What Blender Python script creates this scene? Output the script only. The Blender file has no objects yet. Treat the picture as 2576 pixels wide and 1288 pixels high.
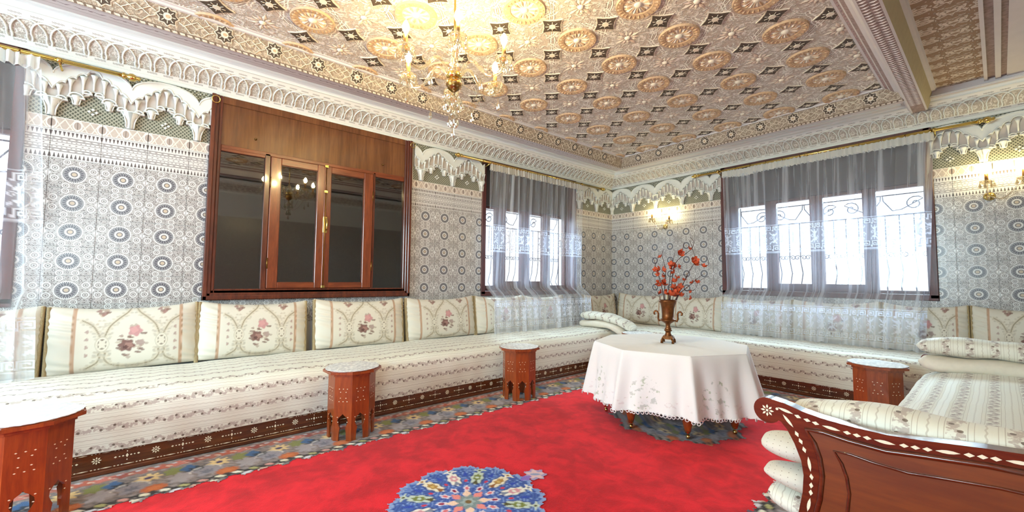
import bpy, bmesh, math, random
import numpy as np
from mathutils import Vector, Matrix

# ------------------------------------------------------------------ scene, camera, world, daylight
SC = bpy.context.scene
COL = SC.collection
PI = math.pi
random.seed(7)
RNG = np.random.default_rng(11)

XA, YB = -3.964, 5.390          # left wall plane (x), right wall plane (y)
XC, YR = 0.56, -3.00            # wall beside the camera (x), wall behind the camera (y)
CAMZ = 1.05

def make_camera():
    yaw, pitch, roll = math.radians(50.194), math.radians(3.316), math.radians(0.472)
    d = Vector((-math.sin(yaw)*math.cos(pitch), math.cos(yaw)*math.cos(pitch), math.sin(pitch)))
    r = Vector((math.cos(yaw), math.sin(yaw), 0))
    u = r.cross(d)
    R = r*math.cos(roll) + u*math.sin(roll)
    U = -r*math.sin(roll) + u*math.cos(roll)
    cam = bpy.data.cameras.new('camera')
    cam.sensor_width = 36.0
    cam.lens = 1022.17/2576*36.0
    cam.clip_start = 0.02
    ob = bpy.data.objects.new('camera', cam)
    COL.objects.link(ob)
    M = Matrix((R, U, -d)).transposed().to_4x4()
    M.translation = (0, 0, CAMZ)
    ob.matrix_world = M
    SC.camera = ob
make_camera()

vs = SC.view_settings
vs.view_transform = 'Standard'
try: vs.look = 'None'
except Exception: pass
vs.gamma = 1.0
vs.use_curve_mapping = False
vs.exposure = 0.32
try:
    SC.cycles.use_denoising = True
    SC.cycles.max_bounces = 7
    SC.cycles.diffuse_bounces = 4
    SC.cycles.use_adaptive_sampling = True
    SC.cycles.adaptive_threshold = 0.035
    SC.cycles.glossy_bounces = 3
    SC.cycles.transmission_bounces = 4
    SC.cycles.transparent_max_bounces = 10
    SC.cycles.caustics_reflective = False
    SC.cycles.caustics_refractive = False
    SC.cycles.sample_clamp_indirect = 6.0
except Exception: pass

W = bpy.data.worlds.new('daylight_sky')
SC.world = W
W.use_nodes = True
bg = W.node_tree.nodes['Background']
bg.inputs[0].default_value = (0.86, 0.92, 1.0, 1)
bg.inputs[1].default_value = 1.75

def area(name, loc, direction, sx, sy, power, color=(0.80, 0.88, 1.0)):
    l = bpy.data.lights.new(name, 'AREA')
    l.shape = 'RECTANGLE'; l.size = sx; l.size_y = sy
    l.energy = power; l.color = color
    o = bpy.data.objects.new(name, l)
    COL.objects.link(o)
    o.location = loc
    o.rotation_euler = Vector(direction).to_track_quat('-Z', 'Z').to_euler()
    return o
# open sky above the neighbouring houses, falling in through each window
DAY = (0.66, 0.91, 1.0)
area('daylight_window', (-1.31, YB+2.3, 3.00), (0, -1, -0.5), 3.4, 1.1, 620, DAY)
area('daylight_window', (XA-2.3, 3.66, 3.18), (1, 0, -0.6), 3.0, 1.1, 620, DAY)
area('daylight_window', (XA-2.3, -1.65, 3.18), (1, 0, -0.6), 3.0, 1.1, 320, DAY)
# windows in the walls beside and behind the camera
area('daylight_window', (XC+0.34, -1.55, 1.60), (-1, 0, 0), 1.9, 1.4, 75, DAY)
area('daylight_window', (-1.9, YR-0.34, 1.60), (0, 1, 0), 2.4, 1.4, 225, DAY)

# ------------------------------------------------------------------ helpers
def lin(c):
    out = []
    for v in c[:3]:
        v = v/255.0
        out.append(v/12.92 if v <= 0.04045 else ((v+0.055)/1.055)**2.4)
    return tuple(out)
def L4(c): return lin(c)+(1.0,)

class MB:
    """collects faces; build() links them as one mesh object"""
    def __init__(s):
        s.v = []; s.f = []; s.m = []; s.sm = []; s.uv = {}
    def add(s, verts, faces, mat=0, smooth=False, uvs=None):
        o = len(s.v)
        s.v.extend([tuple(p) for p in verts])
        for k, f in enumerate(faces):
            if uvs is not None: s.uv[len(s.f)] = [uvs[i] for i in f]
            s.f.append([i+o for i in f]); s.m.append(mat); s.sm.append(smooth)
        return s
    def box(s, x0, x1, y0, y1, z0, z1, mat=0):
        if x0 > x1: x0, x1 = x1, x0
        if y0 > y1: y0, y1 = y1, y0
        if z0 > z1: z0, z1 = z1, z0
        v = [(x0,y0,z0),(x1,y0,z0),(x1,y1,z0),(x0,y1,z0),(x0,y0,z1),(x1,y0,z1),(x1,y1,z1),(x0,y1,z1)]
        f = [(0,3,2,1),(4,5,6,7),(0,1,5,4),(1,2,6,5),(2,3,7,6),(3,0,4,7)]
        return s.add(v, f, mat)
    def bevbox(s, x0, x1, y0, y1, z0, z1, b=0.004, mat=0):
        """box with chamfered edges"""
        bm = bmesh.new()
        bmesh.ops.create_cube(bm, size=1.0)
        for v in bm.verts:
            v.co = ((x0+x1)/2+v.co.x*abs(x1-x0), (y0+y1)/2+v.co.y*abs(y1-y0), (z0+z1)/2+v.co.z*abs(z1-z0))
        bmesh.ops.bevel(bm, geom=bm.edges[:], offset=b, segments=1, affect='EDGES', profile=0.5)
        bm.verts.index_update()
        s.add([v.co[:] for v in bm.verts], [[v.index for v in f.verts] for f in bm.faces], mat)
        bm.free(); return s
    def prism(s, poly, a0, a1, axis='y', mat=0, smooth=False, caps=True):
        """poly: 2-D outline extruded along an axis. axis y: poly=(x,z); axis z: poly=(x,y); axis x: poly=(y,z)"""
        n = len(poly)
        def P(p, a):
            if axis == 'y': return (p[0], a, p[1])
            if axis == 'z': return (p[0], p[1], a)
            return (a, p[0], p[1])
        v = [P(p, a0) for p in poly]+[P(p, a1) for p in poly]
        f = [(i, (i+1) % n, n+(i+1) % n, n+i) for i in range(n)]
        s.add(v, f, mat, smooth)
        if caps: s.add([P(p, a0) for p in poly], [list(range(n))[::-1]], mat).add([P(p, a1) for p in poly], [list(range(n))], mat)
        return s
    def tube(s, path, r, n=8, mat=0, closed=False, caps=True):
        path = [Vector(p) for p in path]
        m = len(path)
        rr = r if hasattr(r, '__len__') else [r]*m
        rings = []
        prev = None
        for i, p in enumerate(path):
            if closed: t = path[(i+1) % m]-path[i-1]
            else: t = path[min(i+1, m-1)]-path[max(i-1, 0)]
            if t.length < 1e-9: t = Vector((0, 0, 1))
            t.normalize()
            if prev is None:
                a = Vector((0, 0, 1)) if abs(t.z) < 0.9 else Vector((1, 0, 0))
                nrm = (a-t*a.dot(t)).normalized()
            else:
                nrm = prev-t*prev.dot(t)
                nrm = nrm.normalized() if nrm.length > 1e-6 else Vector((1, 0, 0))
            prev = nrm
            bn = t.cross(nrm)
            rings.append([p+(nrm*math.cos(2*PI*k/n)+bn*math.sin(2*PI*k/n))*rr[i] for k in range(n)])
        v = [q for ring in rings for q in ring]
        f = []
        for i in range(m if closed else m-1):
            j = (i+1) % m
            for k in range(n):
                f.append((i*n+k, i*n+(k+1) % n, j*n+(k+1) % n, j*n+k))
        s.add(v, f, mat, True)
        if caps and not closed:
            s.add(rings[0], [list(range(n))[::-1]], mat).add(rings[-1], [list(range(n))], mat)
        return s
    def lathe(s, prof, n=16, c=(0, 0, 0), mat=0, smooth=True):
        """prof: list of (r, z) revolved about the vertical through c"""
        v = []; f = []
        m = len(prof)
        for r, z in prof:
            for k in range(n):
                a = 2*PI*k/n
                v.append((c[0]+r*math.cos(a), c[1]+r*math.sin(a), c[2]+z))
        for i in range(m-1):
            for k in range(n):
                f.append((i*n+k, i*n+(k+1) % n, (i+1)*n+(k+1) % n, (i+1)*n+k))
        return s.add(v, f, mat, smooth)
    def grid(s, fn, nu, nv, mat=0, smooth=True, uvfn=None, wrap_u=False):
        v = []; uv = []
        for j in range(nv+1):
            for i in range(nu+1):
                v.append(fn(i/nu, j/nv))
                if uvfn: uv.append(uvfn(i/nu, j/nv))
        f = [(j*(nu+1)+i, j*(nu+1)+i+1, (j+1)*(nu+1)+i+1, (j+1)*(nu+1)+i) for j in range(nv) for i in range(nu)]
        return s.add(v, f, mat, smooth, uv if uvfn else None)
    def mesh(s, name, mats):
        me = bpy.data.meshes.new(name)
        me.from_pydata(s.v, [], s.f)
        for m in (mats if isinstance(mats, (list, tuple)) else [mats]): me.materials.append(m)
        me.polygons.foreach_set('material_index', s.m)
        me.polygons.foreach_set('use_smooth', s.sm)
        if s.uv:
            ul = me.uv_layers.new(name='UVMap')
            for fi, uvs in s.uv.items():
                p = me.polygons[fi]
                for li, uv in zip(p.loop_indices, uvs): ul.data[li].uv = uv
        me.update()
        return me
    def build(s, name, mats, parent=None, loc=None, rz=None, fix=True):
        me = s.mesh(name, mats)
        if fix: fixn(me)
        return link(name, me, parent, loc, rz)

def fixn(me):
    bm = bmesh.new(); bm.from_mesh(me)
    bmesh.ops.remove_doubles(bm, verts=bm.verts, dist=1e-6)
    bmesh.ops.recalc_face_normals(bm, faces=bm.faces)
    bm.to_mesh(me); bm.free()

def link(name, data, parent=None, loc=None, rz=None):
    o = bpy.data.objects.new(name, data)
    COL.objects.link(o)
    if parent is not None: o.parent = parent
    if loc is not None: o.location = loc
    if rz is not None: o.rotation_euler = (0, 0, rz)
    return o
def tag(o, label=None, cat=None, group=None, kind=None):
    if label: o['label'] = label
    if cat: o['category'] = cat
    if group: o['group'] = group
    if kind: o['kind'] = kind
    return o
def thing(name, label, cat, loc=(0, 0, 0), rz=0, group=None):
    return tag(link(name, None, None, loc, rz), label, cat, group)
def clone(o, parent=None, loc=None, rz=None, deep=True):
    c = o.copy(); COL.objects.link(c); c.parent = parent
    if loc is not None: c.location = loc
    if rz is not None: c.rotation_euler = (0, 0, rz)
    if deep:
        for ch in [x for x in COL.objects if x.parent == o]: clone(ch, c)
    return c
def struct(o): o['kind'] = 'structure'; return o

# wall frames: local x along the wall, y into the wall (so -y is out into the room), z up
WF = {'A': ((XA, 0, 0), PI/2), 'B': ((0, YB, 0), 0.0), 'C': ((XC, 0, 0), -PI/2), 'R': ((0, YR, 0), PI)}
# ------------------------------------------------------------------ procedural materials
class Ex:
    """a shader value that builds Math nodes as it is used in an expression"""
    def __init__(s, g, v): s.g = g; s.v = v
    def _m(s, op, *a): return s.g.math(op, s, *a)
    def __add__(s, o): return s._m('ADD', o)
    __radd__ = __add__
    def __sub__(s, o): return s._m('SUBTRACT', o)
    def __rsub__(s, o): return s.g.math('SUBTRACT', o, s)
    def __mul__(s, o): return s._m('MULTIPLY', o)
    __rmul__ = __mul__
    def __truediv__(s, o): return s._m('DIVIDE', o)
    def abs(s): return s._m('ABSOLUTE')
    def sin(s): return s._m('SINE')
    def cos(s): return s._m('COSINE')
    def sqrt(s): return s._m('SQRT')
    def floor(s): return s._m('FLOOR')
    def fract(s): return s._m('FRACT')
    def min(s, o): return s._m('MINIMUM', o)
    def max(s, o): return s._m('MAXIMUM', o)
    def gt(s, o): return s._m('GREATER_THAN', o)
    def lt(s, o): return s._m('LESS_THAN', o)
    def pow(s, o): return s._m('POWER', o)
    def inv(s): return 1.0-s
    def wrap(s, p):      # centred modulo: result in [-p/2, p/2]
        return ((s/p+0.5).fract()-0.5)*p
    def band(s, lo, hi, soft=0.0):
        if soft <= 0: return s.gt(lo)*s.lt(hi)
        return s.g.smooth(s, lo-soft, lo+soft)*s.g.smooth(s, hi+soft, hi-soft)

class G:
    def __init__(s, mat):
        mat.use_nodes = True
        s.nt = mat.node_tree; s.nt.nodes.clear()
        s.out = s.nt.nodes.new('ShaderNodeOutputMaterial')
        s._tc = None
    def node(s, t, **kw):
        n = s.nt.nodes.new(t)
        for k, v in kw.items(): setattr(n, k, v)
        return n
    def put(s, sock, v):
        if isinstance(v, Ex): v = v.v
        if isinstance(v, (int, float)): sock.default_value = float(v) if sock.type == 'VALUE' else (v, v, v, 1)
        elif isinstance(v, tuple):
            sock.default_value = v if len(v) == len(sock.default_value) else (tuple(v)+(1.0,))[:len(sock.default_value)]
        else: s.nt.links.new(v, sock)
    def math(s, op, *a):
        n = s.node('ShaderNodeMath', operation=op)
        for i, x in enumerate(a): s.put(n.inputs[i], x)
        return Ex(s, n.outputs[0])
    def smooth(s, x, a, b):
        n = s.node('ShaderNodeMapRange', interpolation_type='SMOOTHSTEP')
        s.put(n.inputs[0], x); s.put(n.inputs[1], a); s.put(n.inputs[2], b)
        return Ex(s, n.outputs[0])
    def tc(s, kind):
        if s._tc is None: s._tc = s.node('ShaderNodeTexCoord')
        return s._tc.outputs[kind]
    def xyz(s, kind='Object'):
        n = s.node('ShaderNodeSeparateXYZ')
        s.nt.links.new(s.tc(kind), n.inputs[0])
        return [Ex(s, n.outputs[i]) for i in range(3)]
    def vec(s, x, y, z=0.0):
        n = s.node('ShaderNodeCombineXYZ')
        for i, q in enumerate((x, y, z)): s.put(n.inputs[i], q)
        return n.outputs[0]
    def noise(s, vec, scale=5, detail=2, rough=0.5, dist=0.0):
        n = s.node('ShaderNodeTexNoise')
        s.nt.links.new(vec, n.inputs['Vector'])
        n.inputs['Scale'].default_value = scale; n.inputs['Detail'].default_value = detail
        n.inputs['Roughness'].default_value = rough; n.inputs['Distortion'].default_value = dist
        return Ex(s, n.outputs[0])
    def vor(s, vec, scale=5, feature='F1', rnd=1.0):
        n = s.node('ShaderNodeTexVoronoi', feature=feature)
        s.nt.links.new(vec, n.inputs['Vector'])
        n.inputs['Scale'].default_value = scale; n.inputs['Randomness'].default_value = rnd
        return Ex(s, n.outputs[0])
    def mix(s, f, a, b):
        n = s.node('ShaderNodeMix', data_type='RGBA')
        s.put(n.inputs[0], f)
        s.put(n.inputs[6], a if not isinstance(a, tuple) else a[:3]+(1.0,)); s.put(n.inputs[7], b if not isinstance(b, tuple) else b[:3]+(1.0,))
        return n.outputs[2]
    def attr(s, name):
        return s.node('ShaderNodeAttribute', attribute_name=name)
    def bump(s, h, strength=0.5, dist=0.01):
        n = s.node('ShaderNodeBump')
        n.inputs['Strength'].default_value = strength; n.inputs['Distance'].default_value = dist
        s.put(n.inputs['Height'], h)
        return n.outputs[0]
    def bsdf(s, color, rough=0.5, metal=0.0, normal=None, spec=None, sheen=0.0, coat=0.0, **kw):
        n = s.node('ShaderNodeBsdfPrincipled')
        s.put(n.inputs['Base Color'], color if not isinstance(color, tuple) else color[:3]+(1.0,))
        s.put(n.inputs['Roughness'], rough); s.put(n.inputs['Metallic'], metal)
        if spec is not None: n.inputs['Specular IOR Level'].default_value = spec
        if coat: n.inputs['Coat Weight'].default_value = coat; n.inputs['Coat Roughness'].default_value = 0.08
        if sheen: n.inputs['Sheen Weight'].default_value = sheen
        if normal is not None: s.nt.links.new(normal, n.inputs['Normal'])
        return n.outputs[0]
    def surf(s, sh): s.nt.links.new(sh, s.out.inputs['Surface'])

MATS = {}
def M(name, fn=None):
    if name in MATS: return MATS[name]
    m = bpy.data.materials.new(name)
    g = G(m); fn(g); MATS[name] = m
    return m
def plain(name, c, rough=0.6, metal=0.0, nscale=0, namt=0.06, spec=None, coat=0.0, bump=0.0):
    def fn(g):
        col = lin(c); nrm = None
        if nscale:
            o = g.tc('Object')
            nz = g.noise(o, nscale, 4)
            dk = tuple(v*(1-namt*3) for v in col)
            colr = g.mix(nz, dk, tuple(min(1, v*(1+namt)) for v in col))
            if bump: nrm = g.bump(nz, bump, 0.004)
        else: colr = col
        g.surf(g.bsdf(colr, rough, metal, nrm, spec, coat=coat))
    return M(name, fn)

GLOSSW = plain('glossy_white_paint', (228, 230, 230), 0.14, coat=1.0)
WHITE = plain('white_stucco', (220, 221, 215), 0.75, nscale=9, namt=0.03)
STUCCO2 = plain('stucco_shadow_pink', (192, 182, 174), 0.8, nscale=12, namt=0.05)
PLASTER = plain('wall_plaster', (196, 190, 182), 0.8, nscale=4)
BRASS = plain('polished_brass', (206, 178, 104), 0.22, 1.0)
BRASSD = plain('aged_brass', (150, 112, 58), 0.35, 1.0, nscale=30, namt=0.2)
IRON = plain('painted_iron', (70, 68, 78), 0.5)
PEARL = plain('mother_of_pearl', (240, 230, 200), 0.3, coat=0.3)
CHROME = plain('chrome', (210, 205, 195), 0.15, 1.0)
DARK = plain('dark_interior', (34, 30, 26), 0.9)
SHUTTER = plain('shutter_box_dark', (52, 44, 46), 0.6)
CREAMWOOD = plain('cream_candle', (150, 104, 44), 0.5)
TWIG = plain('twig_bark', (78, 46, 44), 0.8, nscale=60, namt=0.15)
PETAL = plain('dried_petal', (206, 78, 34), 0.7, nscale=40, namt=0.2)
GROUT = plain('tile_grout', (205, 203, 200), 0.8)

def wood(name, c1, c2, axis='z', rough=0.28, scale=9.0, coat=0.4, stretch=8.0):
    def fn(g):
        x, y, z = g.xyz('Object')
        k = 1.0/stretch
        v = g.vec(x*(k if axis == 'x' else 1), y*(k if axis == 'y' else 1), z*(k if axis == 'z' else 1))
        n1 = g.noise(v, scale*3, 5, 0.6, 0.6)
        n2 = g.noise(v, scale*14, 3, 0.6)
        f = (n1*0.75+n2*0.35-0.1)
        col = g.mix(g.smooth(f, 0.25, 0.75), lin(c1), lin(c2))
        g.surf(g.bsdf(col, rough, 0, g.bump(n2, 0.04, 0.002), coat=coat))
    return M(name, fn)
MAHOG = wood('mahogany_frame', (66, 28, 16), (112, 52, 28), 'z')
MAHOGX = wood('mahogany_frame_x', (66, 28, 16), (112, 52, 28), 'x')
DOORW = wood('door_wood', (96, 42, 20), (140, 70, 36), 'z')
DOORWX = wood('door_wood_x', (96, 42, 20), (140, 70, 36), 'x')
PLYV = wood('veneer_panel', (86, 50, 26), (124, 78, 42), 'z', rough=0.16, scale=5, coat=0.8, stretch=14)
WINW = wood('window_wood', (60, 22, 22), (96, 40, 34), 'z', rough=0.45, coat=0.05)
TABLEW = wood('side_table_wood', (120, 48, 14), (162, 76, 24), 'z', rough=0.35)
PANELW = wood('sofa_panel_wood', (98, 42, 8), (136, 68, 16), 'x', rough=0.4, scale=4, coat=0.2)
PANELE = wood('sofa_panel_edge', (72, 28, 12), (106, 46, 20), 'x', rough=0.2, coat=0.7)
BASEW = wood('sofa_base_wood', (74, 36, 18), (112, 58, 26), 'x', rough=0.25, coat=0.5)

def tile_mat(g):
    TW, TH = 0.2375, 0.1935
    x, y, z = g.xyz('Object')
    r = (x*x+z*z).sqrt()
    th = g.math('ARCTAN2', z, x)
    ax, az = x.abs(), z.abs()
    nz = g.noise(g.tc('Object'), 60, 2)
    # fine mesh ground
    m1 = ((x*520).sin()*(z*520).sin())
    m2 = g.vor(g.tc('Object'), 95)
    ground = g.mix(g.smooth(m2, 0.15, 0.5), lin((98, 90, 86)), lin((182, 177, 174)))
    ground = g.mix(g.smooth(m1, 0.35, 0.75)*0.7, ground, lin((100, 92, 90)))
    col = ground
    # interlaced straps between the rings
    st = ((ax-az*0.55-0.062).abs()).lt(0.0022).max((ax*0.45+az-0.098).abs().lt(0.0022)).max((az-0.0).abs().lt(0.003)*ax.gt(0.08))
    col = g.mix(st, col, lin((186, 183, 181)))
    # small rings
    def ring(cx, cz, ro):
        d = ((ax-cx)*(ax-cx)+(az-cz)*(az-cz)).sqrt()
        return d/ro
    d = ring(0.089, 0.033, 0.0205).min(ring(0.036, 0.079, 0.0185))
    d2 = ring(0.062, 0.062, 0.013).min(ring(0.1165, 0.065, 0.013)).min(ring(0.0, 0.075, 0.010))
    col = g.mix(d2.lt(1.0), col, lin((176, 172, 170)))
    col = g.mix(d2.lt(0.66), col, lin((118, 110, 108)))
    col = g.mix(d2.lt(0.3), col, lin((206, 204, 202)))
    col = g.mix(d.lt(1.0), col, lin((212, 211, 209)))
    col = g.mix(d.lt(0.68), col, lin((138, 131, 128)))
    col = g.mix(d.lt(0.48), col, lin((196, 193, 190)))
    col = g.mix(d.lt(0.2), col, lin((96, 88, 86)))
    # the rosette
    sc = (th*24).cos()*0.0014
    rr = r+sc
    col = g.mix(rr.lt(0.0605), col, lin((212, 211, 209)))
    spoke = (th*36).cos().gt(-0.35)
    col = g.mix(r.band(0.0265, 0.054), col, g.mix(spoke, lin((196, 195, 195)), lin((88, 86, 90))))
    col = g.mix(r.band(0.030, 0.045), col, g.mix((th*18).cos().gt(-0.6), lin((150, 148, 150)), lin((92, 90, 96))))
    col = g.mix(r.lt(0.026), col, lin((214, 212, 208)))
    col = g.mix(r.lt(0.017), col, lin((110, 104, 104)))
    col = g.mix(r.lt(0.0115), col, lin((190, 172, 150)))
    # cross at the joints
    cr = (ax-TW/2).abs().lt(0.012)*az.lt(0.008)
    cr2 = (ax-TW/2).abs().lt(0.005)*(az-0.0).abs().lt(0.022)
    col = g.mix(cr.max(cr2), col, lin((224, 223, 221)))
    g.surf(g.bsdf(col, 0.24, 0, g.bump(nz, 0.03, 0.002), spec=0.45))
TILE = M('zellige_tile', tile_mat)

def border_mat(g):
    x, y, z = g.xyz('Object')           # local z from -0.095 to 0.095
    col = lin((208, 205, 202))
    az = z.abs()
    # rows of dark pointed merlons at top and bottom
    u = x.wrap(0.0195)
    for s0, s1 in ((0.060, 0.088),):
        t = (az-s0)/(s1-s0)
        w = (t*0.0052+0.0012)
        tri = az.band(s0, s1)*u.abs().lt(w)
        col = g.mix(tri, col, lin((92, 82, 80)))
    ln = ((az-0.047).abs().lt(0.0022)).max((az-0.030).abs().lt(0.0024)).max((az-0.012).abs().lt(0.0015))
    col = g.mix(ln, col, lin((112, 104, 102)))
    dm = ((x.wrap(0.035)).abs()*0.5+(az-0.039).abs()*1.3).lt(0.0055)
    dm2 = ((x.wrap(0.022)).abs()+(az-0.020).abs()*1.6).lt(0.0060)
    dm3 = ((x.wrap(0.03)).abs()+az*1.7).lt(0.0070)
    col = g.mix(dm.max(dm2).max(dm3), col, lin((140, 131, 128)))
    g.surf(g.bsdf(col, 0.25))
BORDER = M('border_tile', border_mat)

def carved_mat(g):
    x, y, z = g.xyz('Object')
    u = x.wrap(0.117)
    base = g.mix(g.noise(g.tc('Object'), 60, 3), lin((168, 152, 140)), lin((204, 190, 178)))
    d = ((u*u)*1.0+(z*z)*0.45).sqrt()
    leaf = (u.abs()*0.9+z.abs()*0.25)
    arms = ((u.abs()-0.040)*1.0-z*0.6).abs().lt(0.004)
    arms2 = ((u.abs()-0.030)+z*0.5).abs().lt(0.003)
    col = g.mix(arms.max(arms2), base, lin((222, 212, 200)))
    col = g.mix(d.lt(0.024), col, lin((224, 216, 206)))
    col = g.mix(d.lt(0.017), col, lin((168, 152, 142)))
    col = g.mix(u.abs().lt(0.0016)*d.lt(0.017), col, lin((110, 96, 88)))
    col = g.mix(z.abs().gt(0.036), col, lin((228, 224, 216)))
    h = arms.max(d.band(0.017, 0.024)).max(z.abs().gt(0.036))
    g.surf(g.bsdf(col, 0.7, 0, g.bump(h, 0.8, 0.006)))
CARVED = M('carved_strip', carved_mat)

def lattice_mat(g):
    x, y, z = g.xyz('Object')
    a = (x+z*0.9).wrap(0.0235); b = (x-z*0.9).wrap(0.0235)
    ln = a.abs().lt(0.0045).max(b.abs().lt(0.0045))
    col = g.mix(ln, lin((78, 80, 66)), lin((158, 156, 138)))
    g.surf(g.bsdf(col, 0.7, 0, g.bump(ln, 0.9, 0.008)))
LATTICE = M('pierced_lattice', lattice_mat)

def cornice_mat(g):
    # uv: x along the wall (m), y up the sloping face (0..1)
    n = g.node('ShaderNodeSeparateXYZ'); g.nt.links.new(g.tc('UV'), n.inputs[0])
    u, v = Ex(g, n.outputs[0]), Ex(g, n.outputs[1])
    vv = g.vec(u, v*0.2)
    nz = g.noise(vv, 55, 3, 0.6, 1.5)
    fl = g.smooth(nz, 0.42, 0.58)
    field = g.mix(fl, lin((172, 160, 148)), lin((214, 206, 196)))
    cu = u.wrap(0.083)
    spir = ((cu*cu)*1.0+((v-0.36)*0.2)*((v-0.36)*0.2)).sqrt()
    field = g.mix(spir.band(0.010, 0.016), field, lin((226, 220, 212)))
    white = lin((226, 223, 217))
    col = g.mix(v.band(0.17, 0.80), white, field)
    dash = ((u*2.0+v*0.9).wrap(0.030)).abs().lt(0.0075)
    dashseg = (u.wrap(0.09)).abs().lt(0.028)
    b1 = v.band(0.075, 0.13)*dashseg; b2 = v.band(0.855, 0.905)*dashseg
    col = g.mix((b1+b2)*dash, col, lin((128, 118, 112)))
    g.surf(g.bsdf(col, 0.7, 0, g.bump(fl*v.band(0.17, 0.80), 0.6, 0.006)))
CORNICE = M('carved_cornice', cornice_mat)

def soffit_mat(g):
    n = g.node('ShaderNodeSeparateXYZ'); g.nt.links.new(g.tc('UV'), n.inputs[0])
    u, v = Ex(g, n.outputs[0]), Ex(g, n.outputs[1])
    cu = u.wrap(0.15)
    l1 = ((cu.abs()-0.028)*0.8+(v-0.66)*0.30).abs().lt(0.006)*(v-0.66).abs().lt(0.055)
    l2 = ((cu.abs()-0.052)*0.8-(v-0.66)*0.26).abs().lt(0.006)*(v-0.66).abs().lt(0.045)
    dot = ((cu*cu)+((v-0.66)*0.28)*((v-0.66)*0.28)).sqrt().lt(0.010)
    m = l1.max(l2).max(dot)
    col = g.mix(m, lin((214, 206, 206)), lin((124, 102, 104)))
    ln = v.band(0.905, 0.93).max(v.band(0.36, 0.385))
    col = g.mix(ln, col, lin((150, 132, 126)))
    g.surf(g.bsdf(col, 0.7, 0, g.bump(m, -0.7, 0.004)))
SOFFIT = M('soffit_floral', soffit_mat)

def frieze_mat(g):
    n = g.node('ShaderNodeSeparateXYZ'); g.nt.links.new(g.tc('UV'), n.inputs[0])
    u, v = Ex(g, n.outputs[0]), Ex(g, n.outputs[1])
    vv = g.vec(u, v*0.15)
    nz = g.noise(vv, 50, 3, 0.6, 1.0)
    f = g.smooth(nz, 0.40, 0.6)
    col = g.mix(f, lin((150, 130, 112)), lin((196, 180, 160)))
    bead = v.lt(0.12)*(u.wrap(0.045)).abs().lt(0.015)
    col = g.mix(v.lt(0.14), col, lin((120, 100, 84)))
    col = g.mix(bead*v.band(0.02, 0.10), col, lin((216, 202, 186)))
    g.surf(g.bsdf(col, 0.75, 0, g.bump(f, 0.7, 0.006)))
FRIEZE = M('star_frieze', frieze_mat)

GX0, GY0, GP, GQ = -0.873, 4.14, 0.4955, 0.50
def ceil_mat(g):
    x, y, z = g.xyz('Object')
    u = (x-GX0).wrap(GP); v = (y-GY0).wrap(GQ)
    au, av = u.abs(), v.abs()
    nz = g.noise(g.tc('Object'), 26, 4, 0.6, 1.2)
    n2 = g.vor(g.tc('Object'), 38, 'DISTANCE_TO_EDGE')
    f = g.smooth(nz, 0.42, 0.6)
    col = g.mix(f, lin((190, 174, 162)), lin((232, 224, 216)))
    leaf = n2.lt(0.055)
    col = g.mix(leaf*0.45, col, lin((168, 146, 126)))
    # interlaced straps: wavy paired bands around every rosette and diamond
    wob = ((u*50).sin()+(v*50).sin())*0.006
    s1 = ((au+av-0.245)+wob).abs()
    s2 = ((au-0.165)+wob).abs(); s3 = ((av-0.165)+wob).abs()
    strap = s1.band(0.009, 0.020).max(s2.band(0.007, 0.015)*av.lt(0.12)).max(s3.band(0.007, 0.015)*au.lt(0.12))
    edge = s1.band(0.020, 0.025).max(s1.lt(0.009)*s1.gt(0.005))
    col = g.mix(edge, col, lin((132, 110, 92)))
    col = g.mix(strap, col, lin((246, 240, 230)))
    h = strap*1.0+f*0.5
    g.surf(g.bsdf(col, 0.75, 0, g.bump(h, 0.9, 0.012)))
CEIL = M('carved_ceiling', ceil_mat)

def leafpanel_mat(g):
    x, y, z = g.xyz('Object')
    u = x.wrap(0.26).abs(); v = (y).wrap(0.17)
    p = g.vec(u, v)
    n = g.noise(p, 22, 2, 0.5, 1.8)
    f = g.smooth(n, 0.5, 0.56)
    d = ((u*u)*0.6+(v*v)*2.4).sqrt()
    f2 = d.band(0.022, 0.040).max(d.lt(0.012))
    col = g.mix(f.max(f2), lin((150, 120, 92)), lin((218, 202, 184)))
    g.surf(g.bsdf(col, 0.75, 0, g.bump(f.max(f2), 0.9, 0.008)))
LEAFP = M('leaf_panel', leafpanel_mat)
ROSE1 = plain('rosette_ochre', (204, 172, 138), 0.75, nscale=40, namt=0.12, bump=0.4)
ROSE2 = plain('rosette_cream', (228, 216, 198), 0.75, nscale=30)
DIADK = plain('diamond_umber', (92, 76, 62), 0.75, nscale=90, namt=0.3, bump=0.5)
MOULD = plain('ceiling_moulding', (214, 206, 204), 0.7, nscale=12, namt=0.03)
MOULDP = plain('ceiling_moulding_rose', (180, 158, 152), 0.75, nscale=60, namt=0.15, bump=0.6)
OLIVE = plain('bay_reveal', (190, 176, 142), 0.75, nscale=20, namt=0.06)

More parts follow.
